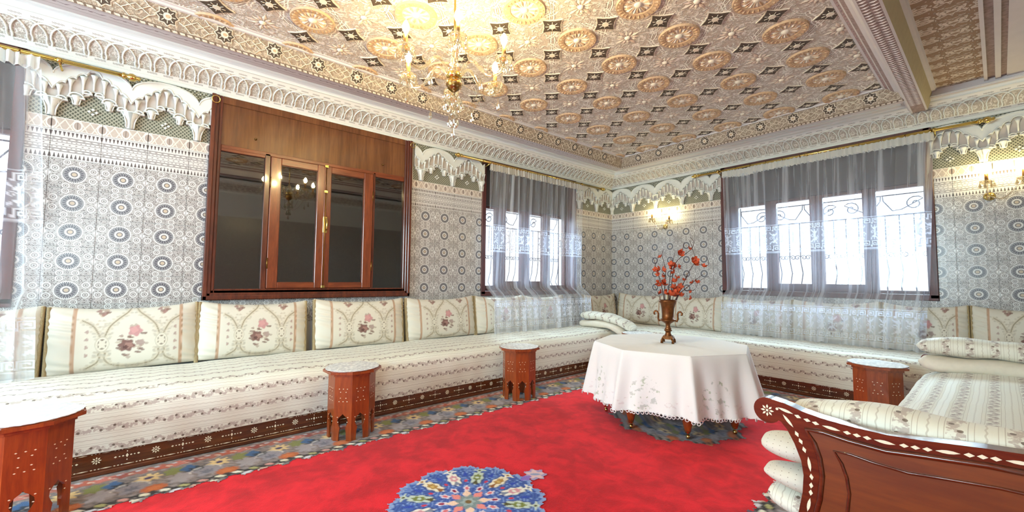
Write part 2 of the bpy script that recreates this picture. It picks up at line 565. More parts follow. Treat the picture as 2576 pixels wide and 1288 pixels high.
def fabric(name, pale=(230, 228, 214), floral=(164, 142, 134), dark=(92, 74, 60), period=0.105, warm=0.0):
    def fn(g):
        n = g.node('ShaderNodeSeparateXYZ'); g.nt.links.new(g.tc('UV'), n.inputs[0])
        u, v = Ex(g, n.outputs[0]), Ex(g, n.outputs[1])
        w = v.wrap(period)
        aw = w.abs()
        uv = g.vec(u, v)
        col = lin(pale)
        weave = g.noise(g.vec(u*1.0, v*12), 30, 2)
        col = g.mix(weave, tuple(c*0.93 for c in lin(pale)), lin(pale))
        # floral vine band
        fb = g.vor(uv, 75)
        nz = g.noise(uv, 60, 3, 0.6)
        vine = (w-(u*2*PI/0.085).sin()*0.010).abs()
        blob = g.smooth(nz+(0.014-vine)*9.0, 0.46, 0.58)*aw.lt(0.0185)
        col = g.mix(blob*0.68, col, lin(floral))
        du = u.wrap(0.085); du2 = (u+0.034).wrap(0.085)
        bud = ((du*du)+((w-0.008)*(w-0.008))).sqrt().lt(0.0062).max(((du2*du2)+((w+0.009)*(w+0.009))).sqrt().lt(0.0058))
        col = g.mix(bud*0.85, col, lin(dark))
        # ruled lines and the wavy cord between
        hw = (period/2-aw)
        ln = (aw-0.0215).abs().lt(0.0010).max((hw-0.020).abs().lt(0.0008))
        cord = ((w+period/2).wrap(period)-(u*2*PI/0.03).sin()*0.0014).abs().lt(0.0020)
        col = g.mix((ln+cord*0.8).min(1.0)*0.55, col, lin((160, 144, 126)))
        sat = hw.lt(0.020)
        rough = sat*-0.15+0.72
        g.surf(g.bsdf(col, rough, 0, g.bump(weave, 0.05, 0.002), sheen=0.15))
    return M(name, fn)
FAB = fabric('striped_upholstery')
FABC = fabric('striped_upholstery_cream', pale=(226, 216, 194))
CREAMF = plain('cream_lining', (224, 216, 200), 0.85, nscale=40, namt=0.04)
def dotted(g):
    n = g.node('ShaderNodeSeparateXYZ'); g.nt.links.new(g.tc('UV'), n.inputs[0])
    u, v = Ex(g, n.outputs[0]), Ex(g, n.outputs[1])
    d = ((u.wrap(0.022))*(u.wrap(0.022))+(v.wrap(0.022))*(v.wrap(0.022))).sqrt().lt(0.0016)
    g.surf(g.bsdf(g.mix(d, lin((214, 208, 194)), lin((128, 116, 100))), 0.85))
DOTTED = M('dotted_lining', dotted)
TRIM = plain('braided_trim', (178, 156, 116), 0.8, nscale=160, namt=0.2, bump=0.6)

def vcol(name, rough=0.8, sheen=0.0, nscale=0, bump=0.0, spec=0.3):
    def fn(g):
        a = g.attr('paint')
        nrm = None
        if nscale: nrm = g.bump(g.noise(g.tc('Object'), nscale, 3), bump, 0.004)
        g.surf(g.bsdf(a.outputs['Color'], rough, 0, nrm, spec, sheen))
    return M(name, fn)
CUSHF = vcol('cushion_brocade', 0.6, 0.15)
RUGV = vcol('rug_pattern_pile', 0.95, 0.1, 220, 0.5, 0.1)

def rugred(g):
    o = g.tc('Object')
    n1 = g.noise(o, 2.2, 4, 0.6, 0.8); n2 = g.noise(o, 180, 2)
    n3 = g.noise(o, 9, 3, 0.55, 0.5)
    f = g.smooth(n1*0.55+n3*0.45, 0.36, 0.62)
    col = g.mix(f, lin((184, 4, 14)), lin((228, 18, 32)))
    g.surf(g.bsdf(col, 0.95, 0, g.bump(n2, 0.5, 0.004), 0.1, 0.1))
RUGRED = M('rug_red_pile', rugred)
TERRAZZO = plain('floor_tile_pale', (168, 158, 146), 0.4, nscale=20)

def sheer(g):
    a = g.attr('lace')
    lace = Ex(g, a.outputs['Fac'])
    n = g.node('ShaderNodeSeparateXYZ'); g.nt.links.new(g.tc('UV'), n.inputs[0])
    u, v = Ex(g, n.outputs[0]), Ex(g, n.outputs[1])
    th = g.noise(g.vec(u*2.4, v*0.06), 6, 4, 0.65)
    op = (0.21+g.smooth(th, 0.46, 0.66)*0.36)
    op = (op+lace*0.72).min(0.97)
    tr = g.node('ShaderNodeBsdfTransparent'); tr.inputs[0].default_value = (1, 1, 1, 1)
    df = g.node('ShaderNodeBsdfDiffuse'); df.inputs[0].default_value = (0.90, 0.92, 0.95, 1)
    tl = g.node('ShaderNodeBsdfTranslucent'); tl.inputs[0].default_value = (0.46, 0.50, 0.66, 1)
    m1 = g.node('ShaderNodeMixShader'); m1.inputs[0].default_value = 0.36
    g.nt.links.new(df.outputs[0], m1.inputs[1]); g.nt.links.new(tl.outputs[0], m1.inputs[2])
    m2 = g.node('ShaderNodeMixShader'); g.put(m2.inputs[0], op)
    g.nt.links.new(tr.outputs[0], m2.inputs[1]); g.nt.links.new(m1.outputs[0], m2.inputs[2])
    g.surf(m2.outputs[0])
SHEER = M('sheer_voile', sheer)
def header_m(g):
    df = g.bsdf(lin((226, 224, 216)), 0.8)
    tl = g.node('ShaderNodeBsdfTranslucent'); tl.inputs[0].default_value = (0.8, 0.8, 0.78, 1)
    m1 = g.node('ShaderNodeMixShader'); m1.inputs[0].default_value = 0.3
    g.nt.links.new(df, m1.inputs[1]); g.nt.links.new(tl.outputs[0], m1.inputs[2])
    g.surf(m1.outputs[0])
HEADER = M('gathered_heading', header_m)
CLOTH = plain('white_linen', (232, 228, 226), 0.8, nscale=30, namt=0.02)
def clothm(g):
    n = g.node('ShaderNodeSeparateXYZ'); g.nt.links.new(g.tc('UV'), n.inputs[0])
    u, v = Ex(g, n.outputs[0]), Ex(g, n.outputs[1])          # u metres round, v metres below the table edge
    du = (u-0.12).wrap(0.46)
    vv = g.vec(u, v)
    nz = g.noise(vv, 26, 3, 0.6)
    blob = g.smooth(nz, 0.54, 0.62)*(((du*du)*0.9+(v-0.27)*(v-0.27)*0.7).sqrt().lt(0.095))
    blob2 = g.smooth(g.noise(vv, 40, 2), 0.55, 0.62)*((du.abs()-0.16).abs().lt(0.05))*v.band(0.31, 0.36)
    pick = g.noise(vv, 14, 1)
    col = g.mix(blob*0.6, lin((232, 228, 226)), g.mix(pick.gt(0.52), lin((166, 168, 160)), lin((128, 148, 100))))
    col = g.mix(blob2*0.22, col, lin((180, 140, 140)))
    g.surf(g.bsdf(col, 0.8, 0, g.bump(g.noise(vv, 400, 1), 0.05, 0.001)))
CLOTHP = M('embroidered_linen', clothm)

def glass_m(g):
    n = g.node('ShaderNodeBsdfTransparent'); n.inputs[0].default_value = (0.55, 0.52, 0.46, 1)
    gl = g.node('ShaderNodeBsdfGlossy'); gl.inputs['Roughness'].default_value = 0.02
    gl.inputs[0].default_value = (1, 1, 1, 1)
    fr = g.node('ShaderNodeFresnel'); fr.inputs[0].default_value = 1.6
    f = (Ex(g, fr.outputs[0])*1.3+0.03).min(1.0)
    m = g.node('ShaderNodeMixShader'); g.put(m.inputs[0], f)
    g.nt.links.new(n.outputs[0], m.inputs[1]); g.nt.links.new(gl.outputs[0], m.inputs[2])
    g.surf(m.outputs[0])
GLASSD = M('cabinet_glass', glass_m)
def glass_w(g):
    n = g.node('ShaderNodeBsdfTransparent'); n.inputs[0].default_value = (0.97, 0.98, 1, 1)
    gl = g.node('ShaderNodeBsdfGlossy'); gl.inputs['Roughness'].default_value = 0.02
    m = g.node('ShaderNodeMixShader'); m.inputs[0].default_value = 0.04
    g.nt.links.new(n.outputs[0], m.inputs[1]); g.nt.links.new(gl.outputs[0], m.inputs[2])
    g.surf(m.outputs[0])
GLASSW = M('window_glass', glass_w)
def crystal(g):
    n = g.node('ShaderNodeBsdfTransparent'); n.inputs[0].default_value = (0.86, 0.82, 0.74, 1)
    gl = g.node('ShaderNodeBsdfGlossy'); gl.inputs['Roughness'].default_value = 0.05; gl.inputs[0].default_value = (1, 0.97, 0.9, 1)
    df = g.node('ShaderNodeBsdfTranslucent'); df.inputs[0].default_value = (0.55, 0.50, 0.42, 1)
    lw = g.node('ShaderNodeLayerWeight'); lw.inputs[0].default_value = 0.45
    m0 = g.node('ShaderNodeMixShader'); m0.inputs[0].default_value = 0.25
    g.nt.links.new(gl.outputs[0], m0.inputs[1]); g.nt.links.new(df.outputs[0], m0.inputs[2])
    m = g.node('ShaderNodeMixShader'); g.put(m.inputs[0], (Ex(g, lw.outputs[1])*0.8+0.16).min(1.0))
    g.nt.links.new(n.outputs[0], m.inputs[1]); g.nt.links.new(m0.outputs[0], m.inputs[2])
    g.surf(m.outputs[0])
CRYSTAL = M('cut_crystal', crystal)
def bulb_m(strength, c=(1.0, 0.82, 0.40)):
    def fn(g):
        e = g.node('ShaderNodeEmission'); e.inputs[0].default_value = c+(1,); e.inputs[1].default_value = strength
        g.surf(e.outputs[0])
    return fn
BULB = M('lit_bulb', bulb_m(560))
BULBW = M('lit_wall_bulb', bulb_m(170))
# ------------------------------------------------------------------ the room shell
HZ = 2.92                                     # walls run up behind the cornice
CAB = (0.178, 1.890, 0.871, 2.503)            # glazed cabinet in the left wall: y0, y1, z0, z1
WNA = (2.830, 4.500, 0.872, 2.503)            # window, left wall
WNL = (-2.500, -0.778, 0.872, 2.503)          # window at the left edge of the view
WNB = (-2.250, -0.372, 0.905, 2.503)          # window, right wall
WNC = (0.55, 2.55, 0.872, 2.40)               # beside the camera (wall frame x = -y)
WNR = (0.65, 3.15, 0.872, 2.40)               # behind the camera (wall frame x = -x)

def wall_mesh(x0, x1, holes, t=0.30):
    """a wall slab in wall space with rectangular openings"""
    b = MB()
    holes = sorted(holes)
    cx = x0
    for (h0, h1, z0, z1) in holes:
        b.box(cx, h0, 0, t, 0, HZ)
        b.box(h0, h1, 0, t, 0, z0); b.box(h0, h1, 0, t, z1, HZ)
        cx = h1
    b.box(cx, x1, 0, t, 0, HZ)
    return b

FLOOR = struct(MB().box(XA-.3, XC+.3, YR-.3, YB+.3, -0.12, -0.012).build('floor', TERRAZZO))
def mkwall(name, key, x0, x1, holes):
    loc, rz = WF[key]
    return struct(wall_mesh(x0, x1, holes).build(name, GROUT, None, loc, rz))
WALLS = {'A': mkwall('wall_left', 'A', YR, YB, [CAB, WNA, WNL]),
         'B': mkwall('wall_right', 'B', XA-.3, XC+.3, [WNB]),
         'C': mkwall('wall_beside', 'C', -YB, -YR, [WNC]),
         'R': mkwall('wall_rear', 'R', -XC-.3, -XA+.3, [WNR])}

TW, TH, TOPZ = 0.2375, 0.1935, 1.826
def tile_mesh(w, h, cx=0.0, cz=0.0, name='tile', mat=None, d=0.005):
    b = MB(); e = 0.0005; c = 0.0010
    x0, x1, z0, z1 = cx-w/2+e, cx+w/2-e, cz-h/2+e, cz+h/2-e
    v = [(x0, 0, z0), (x1, 0, z0), (x1, 0, z1), (x0, 0, z1),
         (x0+c, -d, z0+c), (x1-c, -d, z0+c), (x1-c, -d, z1-c), (x0+c, -d, z1-c)]
    b.add(v, [(4, 5, 6, 7), (0, 1, 5, 4), (1, 2, 6, 5), (2, 3, 7, 6), (3, 0, 4, 7)])
    return b.mesh(name, mat or TILE)
TILE_ME = tile_mesh(TW, TH)
BORD_ME = tile_mesh(TW, 0.193, name='border_tile', mat=BORDER)
CARV_ME = tile_mesh(TW, 0.084, name='carved_tile', mat=CARVED, d=0.009)
def tile_run(key, x0, x1, z0, origin, holes, zlow=0.55):
    par = WALLS[key]
    segs = []
    k0 = math.floor((x0-origin)/TW+0.5); k1 = math.ceil((x1-origin)/TW-0.5)
    for k in range(k0, k1+1):
        c = origin+k*TW
        # pieces of this column left free by the openings
        for row in range(-2, 6):
            if row == -2: zc, h, me, nm, mt, dd = 2.061, 0.084, CARV_ME, 'carved_tile', CARVED, 0.009
            elif row == -1: zc, h, me, nm, mt, dd = 1.9225, 0.193, BORD_ME, 'border_tile', BORDER, 0.005
            else: zc, h, me, nm, mt, dd = TOPZ-TH*(row+0.5), TH, TILE_ME, 'tile', TILE, 0.005
            spans = [(max(c-TW/2, x0), min(c+TW/2, x1), max(zc-h/2, zlow), zc+h/2)]
            for (h0, h1, q0, q1) in holes:
                nxt = []
                for (a, b_, p, q) in spans:
                    if b_ <= h0+1e-4 or a >= h1-1e-4 or q <= q0+1e-4 or p >= q1-1e-4: nxt.append((a, b_, p, q)); continue
                    if a < h0: nxt.append((a, h0, p, q))
                    if b_ > h1: nxt.append((h1, b_, p, q))
                    m0, m1 = max(a, h0), min(b_, h1)
                    if p < q0: nxt.append((m0, m1, p, q0))
                    if q > q1: nxt.append((m0, m1, q1, q))
                spans = nxt
            for (a, b_, p, q) in spans:
                if b_-a < 0.012 or q-p < 0.012: continue
                full = abs(b_-a-TW) < 1e-4 and abs(q-p-h) < 1e-4
                m = me if full else tile_mesh(b_-a, q-p, (a+b_)/2-c, (p+q)/2-zc, nm, mt, dd)
                link(nm, m, par, (c, 0, zc))
tile_run('A', -1.05, YB, 0.55, -0.0625, [CAB, WNA, WNL])
tile_run('B', XA, XC, 0.55, -2.735, [WNB])

# plain tiled dado on the walls out of view, so that they reflect and look alike
def dado(key, x0, x1, holes):
    b = MB(); cx = x0
    for (h0, h1, z0, z1) in sorted(holes):
        b.box(cx, h0, -0.006, 0, 0, 2.1); b.box(h0, h1, -0.006, 0, 0, z0); cx = h1
    b.box(cx, x1, -0.006, 0, 0, 2.1)
    b.build('dado', plain('dado_grey', (176, 170, 166), 0.3, nscale=60, namt=0.15), WALLS[key])
dado('C', -YB+.02, -YR, [WNC]); dado('R', -XC, -XA, [WNR])
b = MB().box(YR, -1.05, -0.006, 0, 0, 2.1)

# ---- stucco arcade: scalloped arches with hanging pendants over a pierced lattice
AW = 0.39
def arch_unit():
    b = MB()
    hw = AW/2
    lowh = [(0, .205), (.017, .200), (.022, .172), (.046, .163), (.060, .138), (.066, .098), (.098, .098), (.103, .126),
            (.112, .146), (.124, .146), (.131, .117), (.150, .102), (.163, .072), (.172, .036), (.174, 0), (hw, 0)]
    ext = [(hw*math.sin(a), .285+.098*math.cos(a)) for a in np.linspace(0, PI/2, 9)]
    lob = [(0, .338), (.022, .332), (.034, .312), (.038, .300), (.050, .308), (.066, .303), (.080, .288), (.086, .268),
           (.098, .272), (.112, .266), (.126, .250), (.136, .226), (.150, .228), (.164, .218), (.178, .198), (hw, .172)]
    def sym(h): return [(-x, z) for x, z in h[::-1] if x > 1e-6]+list(h)
    low, up, lo2 = sym(lowh), sym(ext), sym(lob)
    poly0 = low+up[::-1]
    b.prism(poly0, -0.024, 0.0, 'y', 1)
    poly1 = lo2+up[::-1]
    b.prism(poly1, -0.046, -0.020, 'y', 0)
    # groove mouldings on the plate
    b.tube([(x, -0.047, z-0.012) for x, z in up], 0.004, 5, 0)
    b.tube([(x, -0.047, z+0.010) for x, z in lo2], 0.0032, 5, 0)
    b.tube([(x, -0.026, z+0.004) for x, z in low[1:-1]], 0.0042, 5, 0)
    # palm columns with flared heads standing in the scallops
    for sx in (-1, 1):
        for x, z0, z1 in ((.0, .215, .318) if sx > 0 else (9, 0, 0), (.052, .172, .296), (.112, .160, .258), (.163, .085, .208)):
            if x > 1: continue
            h = z1-z0
            b.tube([(sx*x, -0.030, z0), (sx*x, -0.032, z0+h*.55), (sx*x, -0.036, z0+h*.8), (sx*x, -0.038, z1)],
                   [0.0055, 0.006, 0.011, 0.020], 7, 0)
        for x, zt, w in ((.082, .150, .036), (.150, .120, .024), (.030, .190, .020)):
            # hood: little round arch over a niche
            pts = [(sx*x+w*math.cos(a), -0.034, zt+w*0.75*math.sin(a)) for a in np.linspace(0, PI, 7)]
            b.tube(pts, 0.0058, 5, 0)
            b.box(sx*x-w-.006, sx*x+w+.006, -0.040, -0.012, zt-.010, zt-.002, 0)
        # secondary pendant
        b.lathe([(.0, -.03), (.011, -.03), (.010, -.008), (.024, .022), (.027, .030), (.0, .030)], 8, (sx*.082, -0.026, .126), 0)
        # half of the main pendant and its capital
        b.lathe([(.0, .0), (.018, .0), (.015, .030), (.017, .060), (.040, .100), (.043, .110), (.0, .110)], 10, (sx*(hw-.0005), -0.020, .0), 0)
        b.box(sx*hw-.05 if sx > 0 else -hw, sx*hw if sx > 0 else -hw+.05, -0.046, -0.012, .112, .122, 0)
    # four white lozenges on the lattice, and dots in the spandrels
    for dx, dz in ((0, .016), (0, -.016), (.018, 0), (-.018, 0)):
        cx, cz = dx, .072+dz
        b.prism([(cx-.0095, cz), (cx, cz-.0085), (cx+.0095, cz), (cx, cz+.0085)], -0.014, -0.003, 'y', 0)
    for sx in (-1, 1):
        for dx, dz in ((.135, .385), (.165, .385), (.150, .366), (.175, .350), (.188, .372)):
            b.prism([(sx*dx-.006, dz), (sx*dx, dz-.004), (sx*dx+.006, dz), (sx*dx, dz+.004)], -0.012, -0.003, 'y', 0)
    return b
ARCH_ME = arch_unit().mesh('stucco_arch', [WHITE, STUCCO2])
fixn(ARCH_ME)
ARZ = 2.103
def clip_mesh(me, x0, x1):
    m = me.copy()
    bm = bmesh.new(); bm.from_mesh(m)
    for co, no in (((x0, 0, 0), (-1, 0, 0)), ((x1, 0, 0), (1, 0, 0))):
        geom = bm.verts[:]+bm.edges[:]+bm.faces[:]
        r = bmesh.ops.bisect_plane(bm, geom=geom, plane_co=co, plane_no=no, clear_outer=True)
        ed = [e for e in r['geom_cut'] if isinstance(e, bmesh.types.BMEdge)]
        try: bmesh.ops.holes_fill(bm, edges=ed)
        except Exception: pass
    bm.to_mesh(m); bm.free()
    return m
def arcade(key, x0, x1, valley, pitch):
    par = WALLS[key]
    MB().box(x0, x1, -0.004, 0.0, 0, 0.402).build('lattice_panel', LATTICE, par, (0, 0, ARZ))
    k0 = math.floor((x0-valley)/pitch)
    for k in range(k0, 200):
        a, c = valley+k*pitch, valley+(k+1)*pitch
        if a >= x1-0.01: break
        if c <= x0+0.01: continue
        me = ARCH_ME
        sc = pitch/AW
        cc = (a+c)/2
        if a < x0-0.001 or c > x1+0.001:
            me = clip_mesh(ARCH_ME, (max(a, x0)-cc)/sc, (min(c, x1)-cc)/sc)
        o = link('stucco_arch', me, par, (cc, 0, ARZ))
        o.scale = (sc, 1, 1)
arcade('A', -0.778, CAB[0], -0.660, 0.380)
arcade('A', CAB[1]+0.03, WNA[0], 2.005, 0.398)
arcade('A', WNA[1], YB, YB-2*0.41, 0.41)
arcade('B', XA, WNB[0], XA+0.0, 0.395)
arcade('B', WNB[1], XC, -0.05, 0.395)

# ---- cornice: a sloping carved band all round, with interlaced arch ribs
def cornice_band(key, x0, x1, prof, mats, name, closed_ends=True, skip=None):
    """prof: list of (s, z, material) points; band i goes from point i to i+1. Mitred at both ends by s."""
    loc, rz = WF[key]
    b = MB()
    for i in range(len(prof)-1):
        (s0, z0, m), (s1, z1, _) = prof[i], prof[i+1]
        v = [(x0+s0, -s0, z0), (x1-s0, -s0, z0), (x1-s1, -s1, z1), (x0+s1, -s1, z1)]
        uv = [(x0+s0, 0), (x1-s0, 0), (x1-s1, 1), (x0+s1, 1)]
        b.add(v, [(0, 1, 2, 3)], m, False, uv)
    return struct(b.build(name, mats, None, loc, rz, fix=False))
PROF = [(0.0, 2.500, 0), (0.016, 2.500, 0), (0.020, 2.507, 0), (0.020, 2.524, 0), (0.012, 2.530, 1), (0.200, 2.672, 0),
        (0.210, 2.674, 0), (0.210, 2.684, 3), (0.222, 2.693, 3), (0.240, 2.700, 3), (0.262, 2.703, 3), (0.30, 2.700, 2), (0.62, 2.615, 0)]
COR = {}
for nm, key, x0, x1 in (('trim_1', 'A', YR, YB), ('trim_2', 'B', XA, XC), ('trim_3', 'C', -YB, -YR), ('trim_4', 'R', -XC, -XA)):
    full = key == 'A'
    COR[key] = cornice_band(key, x0, x1, PROF if full else PROF[:12], [WHITE, CORNICE, SOFFIT, GLOSSW], nm)
def rib_mesh():
    b = MB()
    S0, Z0, S1, Z1 = 0.012, 2.530, 0.200, 2.672
    def P(x, v, o=0.003):
        s = S0+(S1-S0)*v; z = Z0+(Z1-Z0)*v
        nx, nz = (Z1-Z0), -(S1-S0); L = math.hypot(nx, nz)
        return (x, -(s+nx/L*-o*-1), z+nz/L*o)
    pts = []
    for t in np.linspace(0, 1, 4): pts.append((-0.0755+0.004*math.sin(t*PI), 0.17+t*0.20))
    for t in np.linspace(0.05, 1, 9): pts.append((-0.0755*math.cos(t*PI/2)**0.85 if t < 1 else 0.0, 0.37+0.41*math.sin(t*PI/2)))
    pts = pts+[(-x, v) for x, v in pts[::-1][1:]]
    b.tube([P(x, v) for x, v in pts], 0.0058, 5, 0)
    return b.mesh('arch_rib', WHITE)
RIB = rib_mesh()
for key, a0, a1 in (('A', -1.10, 5.20), ('B', XA+.16, 0.40)):
    n = int((a1-a0)/0.084)
    for k in range(n+1): link('arch_rib', RIB, COR[key], (a0+k*0.084, 0, 0))

# ---- tray ceiling
TX0, TX1, TY0, TY1 = XA+0.68, -0.598, YR+0.68, YB-0.68
CZ = 2.76
CEILING = struct(MB().box(TX0-.02, TX1+.02, TY0-.02, TY1+.02, CZ, CZ+0.06).box(XA-.3, XC+.3, YR-.3, YB+.3, HZ, HZ+.08).build('ceiling', CEIL))  # wide upper slab: unseen cap added over the tray to block light
# soffit on the right wall and rear wall, up to the beam
def quadstrip(name, mats, quads):
    b = MB()
    for v, m, uv in quads: b.add(v, [(0, 1, 2, 3)], m, False, uv)
    return b.build(name, mats, fix=False)
BX0, BX1 = -0.468, -0.359       # underside of the beam
def soffit_quad(y_w, y_s, flip):
    v = [(XA+.30, y_w, 2.700), (BX0, y_w, 2.700), (BX0, y_s, 2.615), (XA+.62, y_s, 2.615)]
    uv = [(XA+.30, 0), (BX0, 0), (BX0, 1), (XA+.62, 1)]
    return (v, 0, uv)
trim5 = quadstrip('trim_5', [SOFFIT], [soffit_quad(YB-.30, YB-.62, 0), soffit_quad(YR+.30, YR+.62, 1)]); struct(trim5)
# star frieze round the tray
def fr(s, z): return s, z
FR0, FR1 = (0.62, 2.615), (0.68, 2.757)
FRZ = {}
def frieze(key, x0, x1, nm, e0, e1):
    loc, rz = WF[key]
    b = MB()
    (s0, z0), (s1, z1) = FR0, FR1
    v = [(x0+(s0 if e0 else 0), -s0, z0), (x1-(s0 if e1 else 0), -s0, z0), (x1-(s1 if e1 else 0), -s1, z1), (x0+(s1 if e0 else 0), -s1, z1)]
    b.add(v, [(0, 1, 2, 3)], 0, False, [(x0, 0), (x1, 0), (x1, 1), (x0, 1)])
    # white moulding at the top edge of the frieze
    for (ds, dz, w) in ((0.0, 0.0, 0.0),):
        xa, xb = x0+(s1 if e0 else 0), x1-(s1 if e1 else 0)
        b.box(xa, xb, -s1-0.034, -s1+0.004, z1-0.002, z1+0.020, 1)
        b.box(xa, xb, -s1-0.014, -s1+0.004, z1-0.016, z1-0.002, 1)
    o = struct(b.build(nm, [FRIEZE, MOULD], None, loc, rz, fix=False))
    FRZ[key] = o
frieze('A', YR, YB, 'trim_6', True, True)
frieze('B', XA, BX0, 'trim_7', True, False)
frieze('R', -BX0, -XA, 'trim_8', False, True)
def star_unit(P=0.296):
    b = MB()
    (s0, z0), (s1, z1) = FR0, FR1
    Lh = math.hypot(s1-s0, z1-z0); es, ez = (s1-s0)/Lh, (z1-z0)/Lh
    def Q(x, h, o): return (x, -(s0+es*h+ez*o), z0+ez*h-es*o)     # h up the frieze, o proud of it
    hc = Lh*0.56
    def star(r0, r1, n=8): return [((r0 if k % 2 == 0 else r1)*math.cos(PI*k/n), (r0 if k % 2 == 0 else r1)*math.sin(PI*k/n)) for k in range(2*n)]
    def plate(pts, o0, o1, m):
        n = len(pts)
        v = [Q(x, hc+y, o0) for x, y in pts]+[Q(x, hc+y, o1) for x, y in pts]
        b.add(v, [(i, (i+1) % n, n+(i+1) % n, n+i) for i in range(n)]+[list(range(n, 2*n))], m)
    plate(star(0.060, 0.046), 0.0, 0.004, 0)
    plate(star(0.053, 0.040), 0.002, 0.0065, 1)
    circ = [(0.022*math.cos(2*PI*k/12), 0.022*math.sin(2*PI*k/12)) for k in range(12)]
    plate(circ, 0.004, 0.009, 0)
    circ2 = [(0.010*math.cos(2*PI*k/8), 0.010*math.sin(2*PI*k/8)) for k in range(8)]
    plate(circ2, 0.008, 0.013, 2)
    for k in range(8):
        a = PI*k/4
        plate([(0.024*math.cos(a-.1), 0.024*math.sin(a-.1)), (0.040*math.cos(a-.05), 0.040*math.sin(a-.05)), (0.040*math.cos(a+.05), 0.040*math.sin(a+.05)), (0.024*math.cos(a+.1), 0.024*math.sin(a+.1))], 0.005, 0.0085, 0)
    # crossing ribs to the next star
    h0, h1 = Lh*0.16-hc, Lh*0.96-hc
    for pts in ([(0.056, 0.012), (0.090, 0.030), (0.118, h1), (0.148, h1-.006)], [(0.056, -0.012), (0.090, -0.030), (0.118, h0), (0.148, h0+.006)],
                [(0.082, 0.026), (P/2, -0.020), (P-0.082, 0.026)], [(0.082, -0.026), (P/2, 0.020), (P-0.082, -0.026)],
                [(P-0.056, 0.012), (P-0.090, 0.030), (P-0.118, h1), (P-0.148, h1-.006)], [(P-0.056, -0.012), (P-0.090, -0.030), (P-0.118, h0), (P-0.148, h0+.006)]):
        b.tube([Q(x, hc+y, 0.003) for x, y in pts], 0.0035, 4, 0)
    return b.mesh('star_rosette', [ROSE2, DIADK, ROSE1])
STAR = star_unit()
for k in range(-2, 16): link('star_rosette', STAR, FRZ['A'], (-0.096+0.296*k, 0, 0))
for k in range(0, 9): link('star_rosette', STAR, FRZ['B'], (-0.680-0.296*k, 0, 0))

# carved rosettes, umber diamonds and pale stars of the ceiling grid
def ros_mesh():
    b = MB()
    def ringq(r0, r1, z0, z1, m, n=32, ph=0.0):
        v = []
        for k in range(n):
            a = 2*PI*k/n+ph
            v += [(r0*math.cos(a), r0*math.sin(a), z0), (r1*math.cos(a), r1*math.sin(a), z1)]
        b.add(v, [(2*k, 2*k+1, (2*k+3) % (2*n), (2*k+2) % (2*n)) for k in range(n)], m)
    ringq(0.132, 0.136, -0.014, 0, 0); ringq(0.092, 0.132, -0.010, -0.014, 0); ringq(0.088, 0.092, -0.004, -0.010, 0); ringq(0.0, 0.088, -0.006, -0.004, 1)
    def petal(a, r0, r1, w, z, m, lift=0.008):
        ca, sa = math.cos(a), math.sin(a)
        def R(x, y, zz): return (x*ca-y*sa, x*sa+y*ca, zz)
        rm = r0+(r1-r0)*0.62
        v = [R(r0, 0, z), R(rm, -w, z), R(r1, 0, z), R(rm, w, z), R(rm, 0, z-lift)]
        b.add(v, [(0, 1, 4), (1, 2, 4), (2, 3, 4), (3, 0, 4)], m)
    for k in range(24): petal(2*PI*k/24, 0.094, 0.131, 0.010, -0.012, 2 if k % 2 else 0, 0.008)
    for k in range(20): petal(2*PI*k/20, 0.030, 0.090, 0.009, -0.005, 1 if k % 2 == 0 else 0, 0.010)
    b.lathe([(0.0, -0.020), (0.016, -0.018), (0.024, -0.010), (0.027, -0.002)], 12, (0, 0, 0), 1)
    return b.mesh('ceiling_rosette', [ROSE1, ROSE2, plain('rosette_shadow', (176, 144, 112), 0.8)])  # third material: darker tan of every other outer petal
def dia_mesh():
    b = MB()
    def st(r, q, z0, z1, m):
        pts = []
        for k in range(4):
            a = PI/2*k
            pts.append((r*math.cos(a), r*math.sin(a)))
            for t in (-.3, 0, .3): pts.append((q*math.cos(a+PI/4+t*.9), q*math.sin(a+PI/4+t*.9)))
        n = len(pts)
        v = [(x, y, z0) for x, y in pts]+[(x, y, z1) for x, y in pts]
        b.add(v, [(i, (i+1) % n, n+(i+1) % n, n+i) for i in range(n)]+[list(range(n, 2*n))], m)
    st(0.098, 0.062, 0, -0.006, 1); st(0.088, 0.055, -0.005, -0.008, 0)
    c = [(0.022*math.cos(2*PI*k/12), 0.022*math.sin(2*PI*k/12)) for k in range(12)]
    b.prism(c, -0.012, -0.007, 'z', 1)
    for k in range(8):
        a = PI/4*k
        b.tube([(0.024*math.cos(a), 0.024*math.sin(a), -0.0085), (0.046*math.cos(a), 0.046*math.sin(a), -0.0085)], 0.0022, 4, 1)
    return b.mesh('ceiling_diamond', [DIADK, ROSE2])
def pale_mesh():
    b = MB()
    for k in range(12):
        a = 2*PI*k/12; ca, sa = math.cos(a), math.sin(a)
        def R(x, y, z): return (x*ca-y*sa, x*sa+y*ca, z)
        L = 0.105 if k % 3 == 0 else 0.078
        b.add([R(0.02, 0, -.002), R(L*.6, -.014, -.002), R(L, 0, -.001), R(L*.6, .014, -.002), R(L*.6, 0, -.007)], [(0, 1, 4), (1, 2, 4), (2, 3, 4), (3, 0, 4)], k % 2)
    b.lathe([(0.0, -0.016), (0.016, -0.012), (0.022, -0.002)], 10, (0, 0, 0), 0)
    return b.mesh('ceiling_star', [ROSE2, plain('star_rose', (212, 192, 176), 0.8)])
ROS, DIA, PST = ros_mesh(), dia_mesh(), pale_mesh()
for me in (ROS, DIA, PST): fixn(me)
